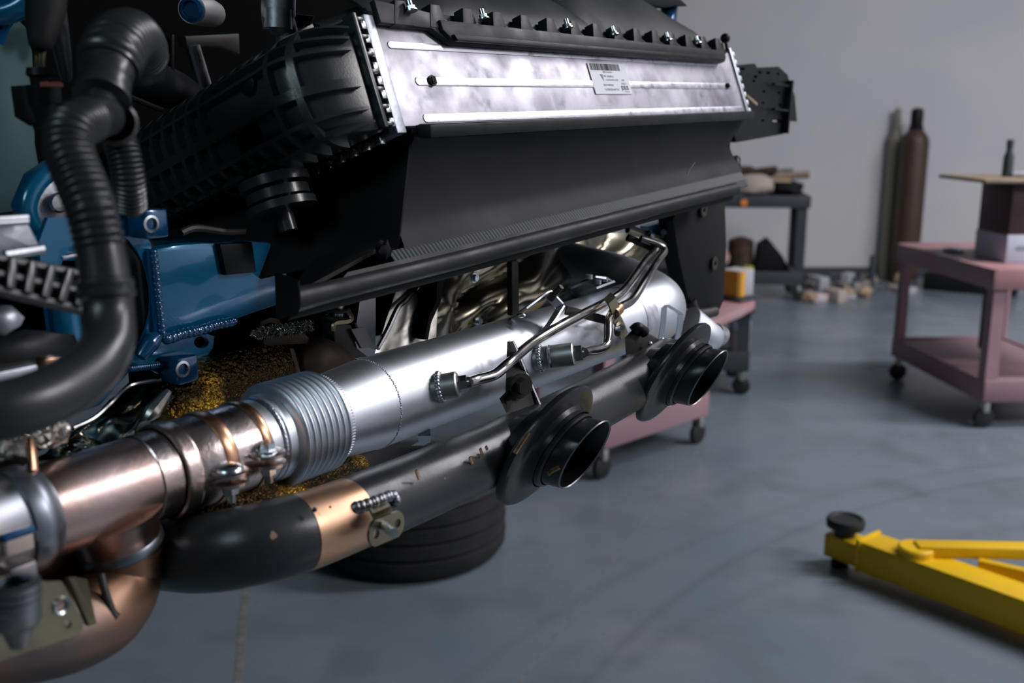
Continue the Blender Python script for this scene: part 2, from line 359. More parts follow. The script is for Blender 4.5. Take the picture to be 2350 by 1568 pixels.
def strip(m, path, wdir, w, h):                                     # rib: a strip standing on the tank along a list of (c, s)
    rings = []
    for (c, s) in path:
        a, b = wdir
        p0, p1 = S(c - a * w, max(.0004, s - b * w)), S(c + a * w, s + b * w); q0, q1 = S(c - a * w, max(.0004, s - b * w), h), S(c + a * w, s + b * w, h)
        rings.append([p0, p1, q1, q0])
    m.rings(rings)
m = M()
cs = [.07, .17, .29, .40, .52, .65, .78, .90]
for c in cs[1:-1]: strip(m, [(c, .002 + .42 * (k / 40) ** 1.3) for k in range(41)], (1, 0), .0125, .0095)
for k in range(19):
    s = .030 + k * .0225
    inner = 2 <= k <= 5
    if inner:
        strip(m, [(.06 + .25 * q / 10, s) for q in range(11)], (0, 1), .0026, .0095); strip(m, [(.64 + .30 * q / 10, s) for q in range(11)], (0, 1), .0026, .0095)
    else: strip(m, [(.06 + .88 * q / 28, s) for q in range(29)], (0, 1), .0026, .0095)
m.build('rib_grid', 'tank', tk)
m = M(); rg = []
for (c, s) in [(.32, .092), (.32, .128), (.62, .128), (.62, .092)]: rg.append((c, s))
m.rings([[S(c, s, -.001) for c, s in rg], [S(c, s, .0045) for c, s in rg]]).build('blank_field', 'black', tk)
m = M(); m.lathe(S(.42, .086, .004), -U, [(0, .011), (.002, .011), (.003, .009), (.003, 0)], 24).build('boss', 'black', tk)
# foot flange of the tank: rail and stubs beside the header
m = M().box(PL(TUH - .006, HT / 2, .006), (.006, .016, HT + .008), CL, .001)
m.build('foot_flange', 'tank', tk)
for k in range(7): M().box(PL(TUH + .003, .001 + k * .0186, .004), (.016, .012, .0042), CL, .0008).build('foot_rib', 'tank', tk)
# mount under the tank
mp = PL(.735, -.012, -.12)
m = M().cyl(mp, mp - T_ * .010, .038, n=28); m.cyl(mp - T_ * .014, mp - T_ * .024, .034, n=28); m.cyl(mp - T_ * .028, mp - T_ * .036, .038, n=28); m.cyl(mp - T_ * .036, mp - T_ * .058, .010, n=16); m.cyl(mp, mp - T_ * .03, .02, n=16)
m.build('mount_boss', 'tank', cool, 'stacked round mounting boss under the end tank')
m = M().cyl(PL(1.752, HT + .006, .0), PL(1.757, HT + .022, .0), .003); m.ball(PL(1.758, HT + .027, 0), .009)
m.build('ball_stud', 'black', cool, 'small black ball stud on the far corner')
# printed label
pu, pt = 1.243, .0775
def LB(x, y, n=.0025): return PL(pu + x * .96, pt + y * .72, n)
lab = M().box(LB(.052, -.027, .0014), (.106, .0004, .0455), CL).build('sticker', 'label', cool, 'white printed sticker with a barcode')
m = M(); x = .001; rb = random.Random(3)
while x < .088:
    w = rb.choice((.0006, .0009, .0014, .0020)); m.box(LB(x + w / 2, -.0035, .0017), (w * .96, .0003, .0100), CL); x += w + rb.choice((.0006, .0009, .0014))
m.build('barcode', 'ink', lab)
def text(body, x, y, size, parent, matn='ink', sx=1.0, bold=0):
    c = bpy.data.curves.new('printed_text', 'FONT'); c.body = body; c.size = size; c.offset = bold; c.materials.append(Mt[matn])
    o = bpy.data.objects.new('printed_text', c); COL.objects.link(o); o.parent = parent
    R = Matrix((US * (sx * .80), T_ * .74, N_)).transposed().to_4x4(); R.translation = LB(x, y, .0018) - wloc(parent)
    bpy.context.view_layer.update(); me = bpy.data.meshes.new_from_object(o.evaluated_get(bpy.context.evaluated_depsgraph_get()))
    me.transform(R); o2 = bpy.data.objects.new('printed_text', me); COL.objects.link(o2); o2.parent = parent; bpy.data.objects.remove(o); return o2
text('00027100-0541 1', .034, -.0155, .0050, lab, sx=1.05)
text('991.145.805.Q', .034, -.0245, .0058, lab)
text('<AL-PA66-PA6 GF30>', .036, -.0315, .0050, lab)
text('15:48', .083, -.0315, .0050, lab); text('09/12/14', .081, -.0390, .0050, lab)
text('00127100-0541', .026, -.0425, .0058, lab); text('*LLK BEUTELPHAAP* KIU', .026, -.0515, .0058, lab, sx=.8)
text('JDEUS', .077, -.0500, .0115, lab, sx=.86, bold=.0003)
text('PORTUGAL', .086, -.0550, .0035, lab)
M().prism([LB(.023, -.0185, .0017), LB(.032, -.0185, .0017), LB(.0305, -.0325, .0017)], N_ * .0002).build('printed_crest', 'greyink', lab)
# ================================================================== UPPER SEAL CARRIER
sealt = thing('seal_carrier', 'black plastic carrier with a row of notched teeth above the aluminium plate', 'trim', PL(1.3, HT, 0))
M().prism([PL(u0 + .0, HT - .003, .002), PL(.905, HT - .005, .002), PL(.930, HT - .019, .002), PL(.930, HT + .012, .002), PL(u0 + .0, HT + .022, .002)], N_ * .008, .001).build('end_step', 'duct', sealt)
M().prism([PL(.918, HT - .008, .003), PL(.934, HT - .021, .003), PL(1.69, HT - .024, .003), PL(1.70, HT - .016, .003), PL(1.70, HT - .004, .003), PL(.918, HT + .004, .003)], N_ * .012, .0015).build('lower_bar', 'duct', sealt)
M().prism([PL(.930, HT - .014, .014), PL(1.675, HT - .018, .014), PL(1.675, HT - .024, .014), PL(.934, HT - .021, .014)], N_ * .005, .001).build('bar_lip', 'black', sealt)
M().box(PL((u0 + u1) / 2, HT + .010, -.02), (u1 - u0, .03, .022), CL, .002).build('backing_rail', 'black', sealt)
NT = 15; du = (1.735 - .842) / NT
for k in range(NT):
    u = .842 + k * du; hh = .024 - .004 * (k / NT)
    M().prism([PL(u + .001, HT - .004, -.004), PL(u + du * .55, HT - .004, -.004), PL(u + du * .48, HT + hh, -.004), PL(u + .012, HT + hh, -.004)], N_ * .015, .0012).build('tooth', 'duct', sealt)
    M().prism([PL(u + du * .55, HT - .004, .0), PL(u + du * .98, HT - .004, .0), PL(u + du * .98, HT + .004, -.0), PL(u + du * .55, HT + hh * .6, -.0)], N_ * .004, .0008).build('ramp', 'black', sealt)
for px, py in ((945, 26), (1111, 45), (1305, 66), (1410, 82), (1534, 95), (1602, 102)):
    p = A(px, py - 4, -.742)
    M().hexbolt(p - Z * .002, T_, .0048, .006, True, .007, .0032).build('bolt', 'zinc', sealt, 'bright zinc bolt')
# duct shells behind
def scoop(ua, ub, za, zb, name):
    def fn(i, j):
        u = lerp(ua, ub, i); q = 1 - .9 * max(0, (i - .72) / .28) ** 2 * j - .25 * max(0, (.15 - i) / .15)
        return PL(u + .05 * j * max(0, i - .6), HT + .004 + za + zb * q * j ** .8, -.016 - .11 * j ** 1.3) + Z * (.006 * math.sin(i * 9) * j)
    return M().grid(fn, 30, 14, .004).build(name, 'duct', sealt)
scoop(.84, .98, .008, .12, 'duct_shell'); scoop(.94, 1.33, .010, .15, 'duct_shell'); scoop(1.27, 1.70, .006, .17, 'duct_shell')
m = M().tube([PL(.80, HT + .012, -.06), PL(.86, HT + .03, -.05), PL(1.0, HT + .07, -.07)], .012, 12).build('duct_rim', 'duct', sealt)
M().tube([A(1255, -20, -.85), A(1275, 20, -.84), A(1300, 62, -.82)], .016, 14).build('duct_rib', 'black', sealt)
post = thing('corner_post', 'blue black post with a flared black cap behind the far end of the toothed strip', 'post', A(1535, 90, -.86))
M().tube([A(1520, 95, -.86), A(1532, 50, -.88), A(1536, 10, -.9), A(1537, -30, -.9)], .017, 14).build('post_body', 'bluedark', post)
M().prism([A(1470, -12, -.86), A(1556, -10, -.86), A(1580, 14, -.86), A(1552, 13, -.86), A(1530, 18, -.86), A(1480, 12, -.86)], V * -.05, .003).build('cap', 'black', post)
M().tube([A(1530, 78, -.87), A(1560, 76, -.87), A(1580, 92, -.87), A(1600, 96, -.86)], .004, 8).build('lead', 'black', post)
# ================================================================== AIR GUIDE PANEL
gd = thing('air_guide', 'large smooth grey black air guide panel hanging below the aluminium cooler plate', 'panel', W(1.25, -.71, 1.36))
def guide(i, j):
    u = lerp(lerp(.838, .800, j), lerp(1.742, 1.705, j), i) + (.010 * math.sin(j * 9) if i > .98 else 0) - .012 * math.sin(math.pi * j) * (i > .9) * (i - .9) * 10
    z = lerp(1.492 + .018 * (u - .83), 1.362 + .046 * (u - .8), j); v = -.712 - .012 * math.sin(math.pi * min(1, j * 1.05)) + .02 * max(0, j - .75) ** 2 * 8
    return W(u, v, z)
M().grid(guide, 50, 24, .004).build('panel', 'panel', gd)
M().beam(W(.836, -.700, 1.486), W(1.735, -.700, 1.504), .020, .015, Z, .003).build('top_ledge', 'duct', gd)
def band(i, j):
    u = lerp(.775, 1.705, i); w = .00045 * math.sin(i * 150 * 2 * math.pi)
    return W(u, -.700 + .016 * j + w * .7, 1.3655 + .046 * (u - .8) - .017 * j + w * .5)
M().grid(band, 900, 3).build('ribbed_seal', 'seal', gd)
lip = [A(px, py, -.684) for px, py in ((668, 690), (760, 668), (900, 634), (1050, 597), (1200, 558), (1350, 519), (1500, 480), (1600, 455), (1686, 434))]
M().tube(lip, [.0125] + [.0105] * 8, 16, 6, ell=1.0).build('lip', 'duct', gd)
M().tube([p - Z * .012 - V * .010 for p in lip], .0085, 12, 4).build('lip_underside', 'blackmatte', gd)
M().grid(bil(W(.835, -.716, 1.488), W(.742, -1.02, 1.38), W(.66, -1.0, 1.29), W(.798, -.706, 1.366)), 8, 8, .004).build('side_cheek', 'blackmatte', gd)
c_ = bil(A(884, 560, -.716), A(770, 520, -.82), A(652, 690, -.77), A(690, 665, -.70))
M().grid(lambda i, j: c_(i, j) + V * .01 * math.sin(math.pi * i), 14, 10, .004).build('front_cheek', 'blackmatte', gd)
M().prism([A(664, 632, -.68), A(692, 640, -.668), A(696, 700, -.668), A(686, 728, -.668), A(668, 734, -.68)], V * -.022, .004).build('corner_block', 'blackmatte', gd)
sk = bil(W(.70, -.688, 1.352), W(1.69, -.688, 1.392), W(1.69, -.680, 1.382), W(.66, -.680, 1.332))
M().grid(sk, 20, 4, .003).build('lip_skirt', 'duct', gd)
M().lump(A(880, 575, -.698), (.018, .014, .022), CAR, .5, 6).build('seal_end', 'panel', gd)
M().prism([A(800, 398, -.80), A(815, 440, -.79), A(852, 472, -.775), A(846, 478, -.775), A(806, 446, -.79)], V * .006, .001).build('brace', 'tank', gd)
# ================================================================== RIGHT-HAND BLACK BRACKETS
br = thing('perforated_bracket', 'black perforated bumper bracket sticking out beyond the cooler against the pale wall', 'bracket', A(1740, 320, -.80))
pv = -.80
def ell(px, py, rx, ry, n=10): return [A(px + rx * math.cos(2 * math.pi * k / n), py + ry * math.sin(2 * math.pi * k / n), pv) for k in range(n)]
M().plate([A(*p, pv) for p in ((1683, 152), (1732, 146), (1738, 155), (1787, 153), (1808, 172), (1812, 190), (1801, 300), (1798, 308), (1690, 327), (1683, 300))],
          [ell(1702, 158, 9, 3), ell(1734, 176, 4, 4), ell(1744, 166, 4, 4), ell(1763, 167, 5, 3), ell(1786, 170, 3, 3), ell(1753, 210, 3, 4), ell(1788, 213, 4, 3), ell(1790, 241, 4, 3), ell(1751, 236, 3, 3), ell(1750, 277, 4, 3), ell(1784, 278, 12, 3), ell(1730, 186, 3, 4)], V * -.012).build('face_plate', 'black', br)
M().prism([A(1810, 180, -.80), A(1824, 220, -.80), A(1829, 279, -.80), A(1804, 277, -.80)], V * -.006).build('fin', 'black', br)
M().beam(A(1811, 185, -.795), A(1799, 306, -.795), .008, .02, V, .001).build('flange', 'duct', br)
M().beam(A(1706, 220, -.79), A(1730, 240, -.79), .006, .016, V, .001).build('tag', 'wood', br, 'small tan paper tag')
for y in (193, 250): M().beam(A(1775, y, -.79), A(1806, y + 4, -.79), .004, .008, V).build('rib', 'black', br)
cv = thing('side_cover', 'upright black cover plate with two bolt heads below the far end of the air guide', 'cover', A(1610, 700, -.76))
M().prism([A(*p, -.755) for p in ((1545, 505), (1560, 462), (1664, 440), (1668, 560), (1662, 690), (1652, 712), (1628, 708), (1600, 712), (1578, 680), (1560, 600))], V * -.03, .003).build('plate', 'blackmatte', cv)
for px, py in ((1613, 482), (1638, 605)):
    m = M().lathe(A(px, py, -.752), V, [(0, .013), (.003, .013), (.004, .010), (.003, .007), (.003, .004), (-.001, .004), (-.001, 0)], 24); m.build('bolt_head', 'darksteel', cv)
m = M().tube([A(1585, 690, -.76), A(1600, 720, -.755), A(1640, 715, -.75)], .010, 12); m.build('end_boss', 'darksteel', cv)
M().tube([A(1690, 365, -.74), A(1686, 380, -.735), A(1690, 400, -.735), A(1676, 415, -.735)], [.008, .011, .010, .006], 12).build('plug_connector', 'black', cv)
bt = thing('body_bracket', 'small blue painted bracket with two nuts under the far end of the air guide', 'bracket', A(1530, 540, -.80))
M().prism([A(*p, -.79) for p in ((1490, 520), (1565, 495), (1570, 515), (1545, 530), (1530, 520), (1520, 540), (1500, 540))], V * -.02, .002).build('tab', 'blue', bt)
for px, py, mm in ((1518, 530, 'bluedark'), (1562, 515, 'zinc')):
    M().box(A(px, py, -.785), (.020, .016, .022), CAR, .002).build('weld_nut', mm, bt)
    M().cyl(A(px + 5, py + 3, -.777), A(px + 5, py + 3, -.772), .005, n=12).build('stud_end', 'steel', bt)
# ================================================================== EXHAUST: copper section
VX, ZX = -.72, 1.2
def EX(u): return W(u, VX, ZX)
ce = thing('header_pipe', 'heat tinted brownish pink exhaust pipe running in from the left edge', 'exhaust pipe', W(.40, VX, 1.12))
M().lathe(EX(0), U, [(.20, .0365), (.368, .0365)], 64).build('inlet_sleeve', 'copper', ce)
M().lathe(EX(0), U, [(.362, .037), (.364, .0405), (.372, .0425), (.379, .0415), (.383, .038), (.388, .0365)], 64).build('collar_ring', 'greysteel', ce)
M().lathe(EX(0), U, [(.384, .0360), (.40, .0372), (.46, .0375), (.476, .0375), (.505, .0375)], 64).build('pipe_body', 'copper', ce)
M().lathe(EX(0), U, [(.475, .0378), (.476, .0388), (.506, .0388), (.507, .038)], 64).build('socket_band', 'sleeve', ce)
# tee going down
te = W(.447, -.722, 1.19); td = (U * .22 - Z).normalized()
M().tube([te + td * .008, te + td * .018, te + td * .03, te + td * .046], [.046, .040, .0345, .0335], 40, 4).build('tee_branch', 'copper', ce)
M().lathe(te + td * .036, td, [(0, .0335), (.002, .0350), (.008, .0352), (.010, .0335)], 48).build('tee_collar', 'greysteel', ce)
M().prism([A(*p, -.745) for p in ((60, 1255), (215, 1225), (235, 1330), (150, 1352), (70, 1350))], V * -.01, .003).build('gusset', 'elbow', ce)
elp = [te + td * .044, A(276, 1318, -.722), A(266, 1362, -.716), A(225, 1412, -.705), A(140, 1450, -.70), A(20, 1470, -.70), A(-160, 1485, -.70)]
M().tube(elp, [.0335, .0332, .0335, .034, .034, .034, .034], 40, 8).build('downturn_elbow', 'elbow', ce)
M().tube([A(232, 1318, -.686), A(242, 1360, -.680), A(256, 1402, -.675), A(264, 1416, -.674)], [.0030, .0032, .0034, .0045], 10, 5).build('weld_rod', 'darksteel', ce)
# clamp sleeve with two strap clamps
cl = thing('clamp_sleeve', 'brushed tinted clamp sleeve joining the brown pipe to the bellows', 'clamp', EX(.575))
M().lathe(EX(0), U, [(.500, .0405), (.501, .0412), (.592, .0412), (.593, .040)], 72).build('sleeve', 'sleeve', cl)
for (ua, ub) in ((.496, .513), (.537, .551), (.580, .591)):
    q = [(ua, .0405), (ua + .001, .0428), (ua + .004, .0436)] + ([(lerp(ua, ub, .5), .0422)] if ua < .51 else []) + [(ub - .004, .0436), (ub - .001, .0428), (ub, .0405)]
    M().lathe(EX(0), U, q, 72).build('strap', 'coppergold' if ua > .51 else 'sleeve', cl)
for k, (uc, px, py) in enumerate(((.566, 527, 1095), (.612, 614, 1052))):
    p = A(px, py, -.672); e = M()
    for dz in (-.0045, .0045):
        e.lathe(p + Z * dz, Z, [(-.0022, 0), (-.0022, .014), (-.0015, .0162), (.0015, .0162), (.0022, .014), (.0022, 0)], 28)
    e.box(p - V * .012 - U * .004 + Z * .0045, (.022, .022, .004), CAR, .001); e.box(p - V * .012 - U * .004 - Z * .0045, (.022, .022, .004), CAR, .001)
    lug = e.build('lug', 'sleeve', cl)
    bm_ = M()
    if k == 0: bm_.ball(p + Z * .007, .0125, (1, 1, .45), 20)
    else: bm_.cyl(p + Z * .006, p + Z * .0085, .010, n=20).cyl(p + Z * .0085, p + Z * .015, .0075, n=6)
    bm_.cyl(p - Z * .0065, p - Z * .015, .0072, n=6); bm_.cyl(p - Z * .015, p - Z * .023, .0042, n=14)
    bm_.build('bolt', 'zinc', lug, 'bright zinc clamp bolt and nut')
# ================================================================== EXHAUST: bellows and silver pipe
sp = thing('rear_exhaust_pipe', 'satin silver rear exhaust pipe with corrugated bellows at its near end', 'exhaust pipe', W(1.0, VX, 1.15))
M().lathe(EX(0), U, [(.588, .0395), (.589, .0405), (.603, .0408), (.604, .0412)], 72).build('inlet_spigot', 'silver', sp)
q = []
for k in range(60):
    t = k / 59; q.append((.603 + .007 * t, .0412 + .0014 * math.sin(t * math.pi)))
m = M().lathe(EX(0), U, q, 96)
m.build('weld_ring', 'weld', sp)
M().lathe(EX(0), U, [(.609, .0412), (.610, .0428), (.621, .0432), (.622, .0445)], 72).build('bellows_collar', 'silver', sp)
q = []; nb = 8
for k in range(nb * 12 + 1):
    t = k / (nb * 12); ph = t * nb * 2 * math.pi; q.append((.621 + .063 * t, .0462 + .0062 * abs(math.sin(ph / 2)) ** .75))
M().lathe(EX(0), U, [(.620, .043)] + q + [(.6845, .0445)], 96).build('bellows', 'silver', sp, 'corrugated silver flexible bellows')
m = M().lathe(EX(0), U, [(.683, .0465), (.687, .0472), (.692, .0455)], 72)
for k in range(90):
    a = 2 * math.pi * k / 90; d = Vector(V * math.cos(a) + Z * math.sin(a)); m.box(EX(.6875) + d * .0469, (.0075, .0009, .0014), (U, d, U.cross(d)))
m.build('crimp_ring', 'silver', sp)
M().lathe(EX(0), U, [(.689, .0440), (.700, .0446), (.752, .0490), (.762, .0494), (1.08, .0496), (1.24, .0496)], 80).build('main_tube', 'silver', sp)
m = M()
for k in range(130):
    a = 2 * math.pi * k / 130; d = V * math.cos(a) + Z * math.sin(a); m.ball(EX(.757 + .0005 * math.sin(k * 2.3)) + d * .0489, .0013, (1, 1, 1), 6)
m.build('weld_bead', 'weld', sp)
elb = [EX(1.22), EX(1.33), EX(1.41), EX(1.47) - V * .035, EX(1.485) - V * .10 + Z * .02, EX(1.475) - V * .17 + Z * .04, EX(1.45) - V * .26 + Z * .06]
M().tube(elb, [.0490, .052, .0545, .055, .053, .046, .044], 48, 10).build('elbow', 'silver', sp)
M().lathe(EX(0), U, [(1.305, .050), (1.306, .0520), (1.340, .0528), (1.341, .051)], 64).build('joint_sleeve', 'alurib', sp)
M().tube([EX(1.462) - V * .215 + Z * .051, EX(1.455) - V * .245 + Z * .058], .0475, 40, 2).build('outlet_ring', 'alurib', sp)
M().tube([EX(1.455) - V * .245 + Z * .058, EX(1.445) - V * .285 + Z * .068], .046, 40, 2).build('tinted_band', 'copper', sp)
M().tube([EX(1.445) - V * .285 + Z * .068, EX(1.40) - V * .42 + Z * .08], .043, 40, 2).build('far_pipe', 'greysteel', sp)
M().tube([A(1575, 745, -.72), A(1615, 770, -.70), A(1640, 775, -.69)], [.034, .030, .022], 28, 4).build('side_outlet', 'silver', sp)
M().tube([A(1640, 765, -.69), A(1655, 772, -.685)], .018, 24, 2).build('outlet_end', 'steel', sp)
def bung(pts, r, px, hexr):
    p0, p1 = pts; d = (p1 - p0).normalized(); o = M().lathe(p0, d, [(-.02, r), ((p1 - p0).length - .0015, r), ((p1 - p0).length, r - .0015), ((p1 - p0).length, r * .55), ((p1 - p0).length - .004, r * .55)], 40).build('sensor_bung', 'steelbung', sp, 'turned grey sensor bung')
    m = M()
    a = (Z - d * Z.dot(d)).normalized(); b = d.cross(a)
    for k in range(22):
        an = 2 * math.pi * k / 22; m.ball(p0 + d * .002 + (a * math.cos(an) + b * math.sin(an)) * (r + .0008), .0034, (1, 1, 1), 8)
    m.build('weld_bead', 'weld', o)
    M().cyl(p1 - d * .002, p1 + d * .003, hexr, n=6).cyl(p1 + d * .003, p1 + d * .010, hexr * .98, n=6).cyl(p1 + d * .010, p1 + d * .013, hexr * .7, n=14).build('hex_nut', 'steel', o, 'hexagonal nut')
    return p1 + d * .012
b1 = bung((A(1006, 890, -.674), A(1052, 882, -.655)), .0145, 1, .0092)
b2 = bung((A(1236, 823, -.672), A(1318, 812, -.632)), .0145, 1, .0098)
M().lathe(A(1236, 823, -.672), (A(1318, 812, -.632) - A(1236, 823, -.672)).normalized(), [(.013, .0146), (.0145, .0156), (.017, .0146)], 36).build('bung_bead', 'weld', sp)
# strap brackets
def strapb(name, pts, w, th, wd, mat='silver', parent=sp, label=None):
    m = M(); wd = wd.normalized(); rings = []
    P = pts
    for i, p in enumerate(P):
        t = (P[min(i + 1, len(P) - 1)] - P[max(i - 1, 0)]).normalized(); n = t.cross(wd).normalized()
        rings.append([p + wd * w / 2 - n * th / 2, p + wd * w / 2 + n * th / 2, p - wd * w / 2 + n * th / 2, p - wd * w / 2 - n * th / 2])
    m.rings(rings); return m.build(name, mat, parent, label, sharp=25)
wd = (A(1290, 700, -.70) - A(1232, 672, -.70)).normalized()
k1 = strapb('trapezoid_bracket', [A(1176, 729, -.715), A(1200, 712, -.70), A(1248, 676, -.69), A(1256, 672, -.689), A(1283, 701, -.675), A(1286, 706, -.675), A(1266, 738, -.675), A(1243, 768, -.676)], .021, .0022, (V * .75 + Z * .35 - U * .35), 'silver', sp, 'silver trapezoid strap bracket')
p = A(1262, 686, -.680); d = (A(1281, 666, -.668) - p).normalized()
M().cyl(p, p + d * .010, .0048, n=14).cyl(p + d * .010, p + d * .024, .0036, n=14).build('stud', 'darksteel', k1)
m = M().ball(A(1196, 724, -.695), .004, (1.5, 1, .8), 8); m.build('tack_weld', 'weld', k1)
strapb('loop_bracket', [A(1516, 782, -.655), A(1522, 740, -.65), A(1524, 706, -.65), A(1532, 701, -.65), A(1556, 715, -.64), A(1562, 722, -.64), A(1560, 750, -.64), A(1554, 778, -.645)], .009, .0022, (U * .8 + V * .5), 'silver', sp, 'small silver loop bracket by the elbow')
strapb('pad_bracket', [A(1328, 655, -.76), A(1348, 642, -.74), A(1372, 645, -.73), A(1392, 652, -.73), A(1350, 668, -.72)], .03, .003, (V + Z * .4), 'silver', sp)
for px, py in ((1352, 640), (1372, 652), (1388, 646)): M().cyl(A(px, py, -.72), A(px, py, -.72) + Z * .006, .005, n=10).build('rivet', 'weld', sp)
strapb('lower_tab', [A(972, 970, -.70), A(974, 1000, -.695), A(974, 1012, -.70), A(958, 1020, -.72)], .014, .003, (U * .6 + V * .8), 'zinc', sp)
# ------------------------------------------------------------------ thin pressure lines
ln = thing('pressure_line', 'thin bent steel line rising from the nearer sensor bung on the silver pipe', 'pipe', A(1075, 876, -.64))
M().tube([b1, A(1095, 872, -.645), A(1135, 860, -.64), A(1170, 832, -.64), A(1225, 785, -.655), A(1300, 740, -.66), A(1385, 697, -.67), A(1425, 672, -.675), A(1452, 640, -.69), A(1480, 600, -.71), A(1505, 575, -.72)], .0062, 14, 8).build('tube', 'line', ln)
M().tube([A(1505, 575, -.72), A(1480, 562, -.74), A(1440, 545, -.76)], .0060, 12, 4).build('bent_end', 'darksteel', ln)
ln2 = thing('pressure_line', 'thin steel line with an upright kink rising from the farther sensor bung', 'pipe', A(1340, 806, -.62))
M().tube([b2, A(1352, 806, -.625), A(1382, 800, -.625), A(1394, 785, -.628), A(1396, 750, -.64), A(1400, 728, -.65), A(1425, 705, -.655), A(1452, 688, -.66), A(1480, 645, -.675), A(1510, 598, -.70), A(1524, 576, -.71), A(1510, 562, -.72), A(1470, 548, -.74)], .0062, 14, 8).build('tube', 'line', ln2)
M().tube([A(1408, 720, -.648), A(1420, 708, -.651)], .0082, 14, 2).build('joint_nut', 'coppergold', ln2, 'brass tinted joint')
for i, (o1, o2) in enumerate(((0, 0), (9, -7))):
    lf = thing('fuel_line', ('brown braided line arching over the far elbow, inner of two' if i == 0 else 'brown braided line arching over the far elbow, outer of two'), 'pipe', A(1560 + o1, 620, -.8))
    M().tube([A(1440, 528 + o2, -.80), A(1490, 546 + o2, -.79), A(1525 + o1, 558 + o2, -.78), A(1545 + o1, 590 + o2, -.78), A(1560 + o1, 630, -.78), A(1572 + o1, 665, -.78)], .0055, 10, 6).build('tube', 'darksteel' if i else 'olive', lf)
    M().cyl(A(1486, 545 + o2, -.785), A(1494, 548 + o2, -.785), .0075, n=12).build('ferrule', 'steel', lf)
cp = thing('line_clip', 'steel p clip with a zinc stud holding the two thin lines together', 'clip', A(1412, 760, -.66))
strapb('strap', [A(1384, 690, -.668), A(1394, 680, -.655), A(1404, 690, -.645), A(1412, 712, -.645), A(1414, 730, -.655), A(1424, 750, -.655), A(1432, 772, -.655)], .020, .0022, (U * .9 + Z * .3), 'olive', cp)
m = M().lathe(A(1417, 755, -.648), V, [(0, .0105), (.002, .0105), (.004, .007), (.008, .007), (.008, 0)], 20); m.build('nut', 'olive', cp)
M().cyl(A(1417, 755, -.64), A(1428, 753, -.615), .0034, n=10).build('stud', 'zinc', cp)
strapb('stay', [A(1298, 712, -.67), A(1340, 722, -.665), A(1390, 735, -.665)], .012, .0022, (Z + V * .2), 'darksteel', cp)
# ------------------------------------------------------------------ hanger plates between the pipes
hp = thing('hanger_plate', 'thin dark steel hanger plate with a bolt between silver pipe and black tailpipe', 'bracket', A(1190, 935, -.64))
M().prism([A(1164, 784, -.660), A(1176, 784, -.655), A(1205, 850, -.635), A(1240, 936, -.62), A(1162, 948, -.63), A(1146, 915, -.645), A(1160, 900, -.65)], U * .003 + V * .001).build('plate', 'darksteel', hp)
M().beam(A(1175, 783, -.652), A(1240, 936, -.617), .004, .003, U).build('flange_edge', 'steel', hp)
pc = A(1194, 884, -.63); M().hexbolt(pc, V + U * -.4, .010, .012).build('bolt_head', 'darksteel', hp); M().box(A(1185, 895, -.64), (.014, .02, .03), CAR, .002).build('spacer', 'darksteel', hp)
hp2 = thing('hanger_plate', 'small dark hanger with a folded ear just left of the farther tailpipe disc', 'bracket', A(1480, 790, -.65))
M().prism([A(1434, 775, -.66), A(1452, 756, -.655), A(1472, 760, -.65), A(1500, 776, -.645), A(1524, 790, -.64), A(1470, 812, -.65), A(1436, 815, -.66)], U * .006).build('plate', 'darksteel', hp2)
M().tube([A(1452, 760, -.655), A(1464, 752, -.65), A(1480, 764, -.645)], .008, 10).build('ear', 'black', hp2)
for px, py in ((1492, 789), (1519, 779)): M().ball(A(px, py, -.638), .0035, (1, 1, 1), 8).build('rivet', 'zinc', hp2)
# ================================================================== TAILPIPE
tp = thing('tailpipe', 'satin black twin outlet tailpipe with a bare copper coloured band', 'tailpipe', A(900, 1240, -.62))
axis = [A(px, py, v) for px, py, v in ((330, 1262, -.80), (420, 1270, -.72), (500, 1266, -.668), (570, 1252, -.640), (650, 1234, -.625), (741, 1205, -.62), (900, 1142, -.62), (1100, 1057, -.62), (1250, 985, -.62), (1400, 908, -.62), (1480, 864, -.62), (1540, 830, -.62))]
AX = catmull(axis, 12)
M().tube(AX[:54], .0345, 48, 1).build('rear_bend', 'pipeblack', tp)
M().tube(AX[53:66], .0344, 48, 1).build('bare_band', 'band', tp, 'bare copper coloured pipe band')
M().tube(AX[65:], [.0345, .0348, .0352, .0352, .035], 48, 1).build('main_pipe', 'pipeblack', tp)
SH = .50
def tip(px, py, v, opx, opy, name):
    c = A(px, py, v)
    prof = [(-.004, .0705), (-.003, .0725), (.001, .0732), (.005, .0715), (.0075, .066), (.0085, .058), (.010, .051), (.015, .0465), (.022, .0455)]
    back = [(.010, .044), (.004, .050), (.002, .060), (-.001, .068)]
    fo = M().lathe(c, V, prof[::-1] + back[::-1] if False else back + [(-.004, .0705)] + prof[1:], 72, SH)
    f = fo.build('flange', 'tipblack', tp, 'flared round flange disc')
    s = M().lathe(c, V, [(-.02, .040), (.012, .0445), (.027, .0440), (.029, .0415), (.024, .040)], 64, SH).build('neck', 'tipblack', f)
    o = M().lathe(c, V, [(-.03, .0400), (.030, .0402), (.051, .0405), (.0522, .0398), (.051, .0390), (-.03, .0385), (-.04, .02), (-.04, 0)], 64, SH).build('outlet', 'tipblack', tp, 'slash cut round outlet')
    M().lathe(c, V, [(.0510, .0407), (.0526, .0399), (.0510, .0389)], 64, SH).build('rim', 'greysteel', o)
    M().tube([c - V * .034, c + V * .01], [.030, .037], 32, 1).build('branch', 'pipeblack', tp)
    return c
t1 = tip(1250, 1024, -.572, 0, 0, 'a'); t2 = tip(1545, 856, -.580, 0, 0, 'b')
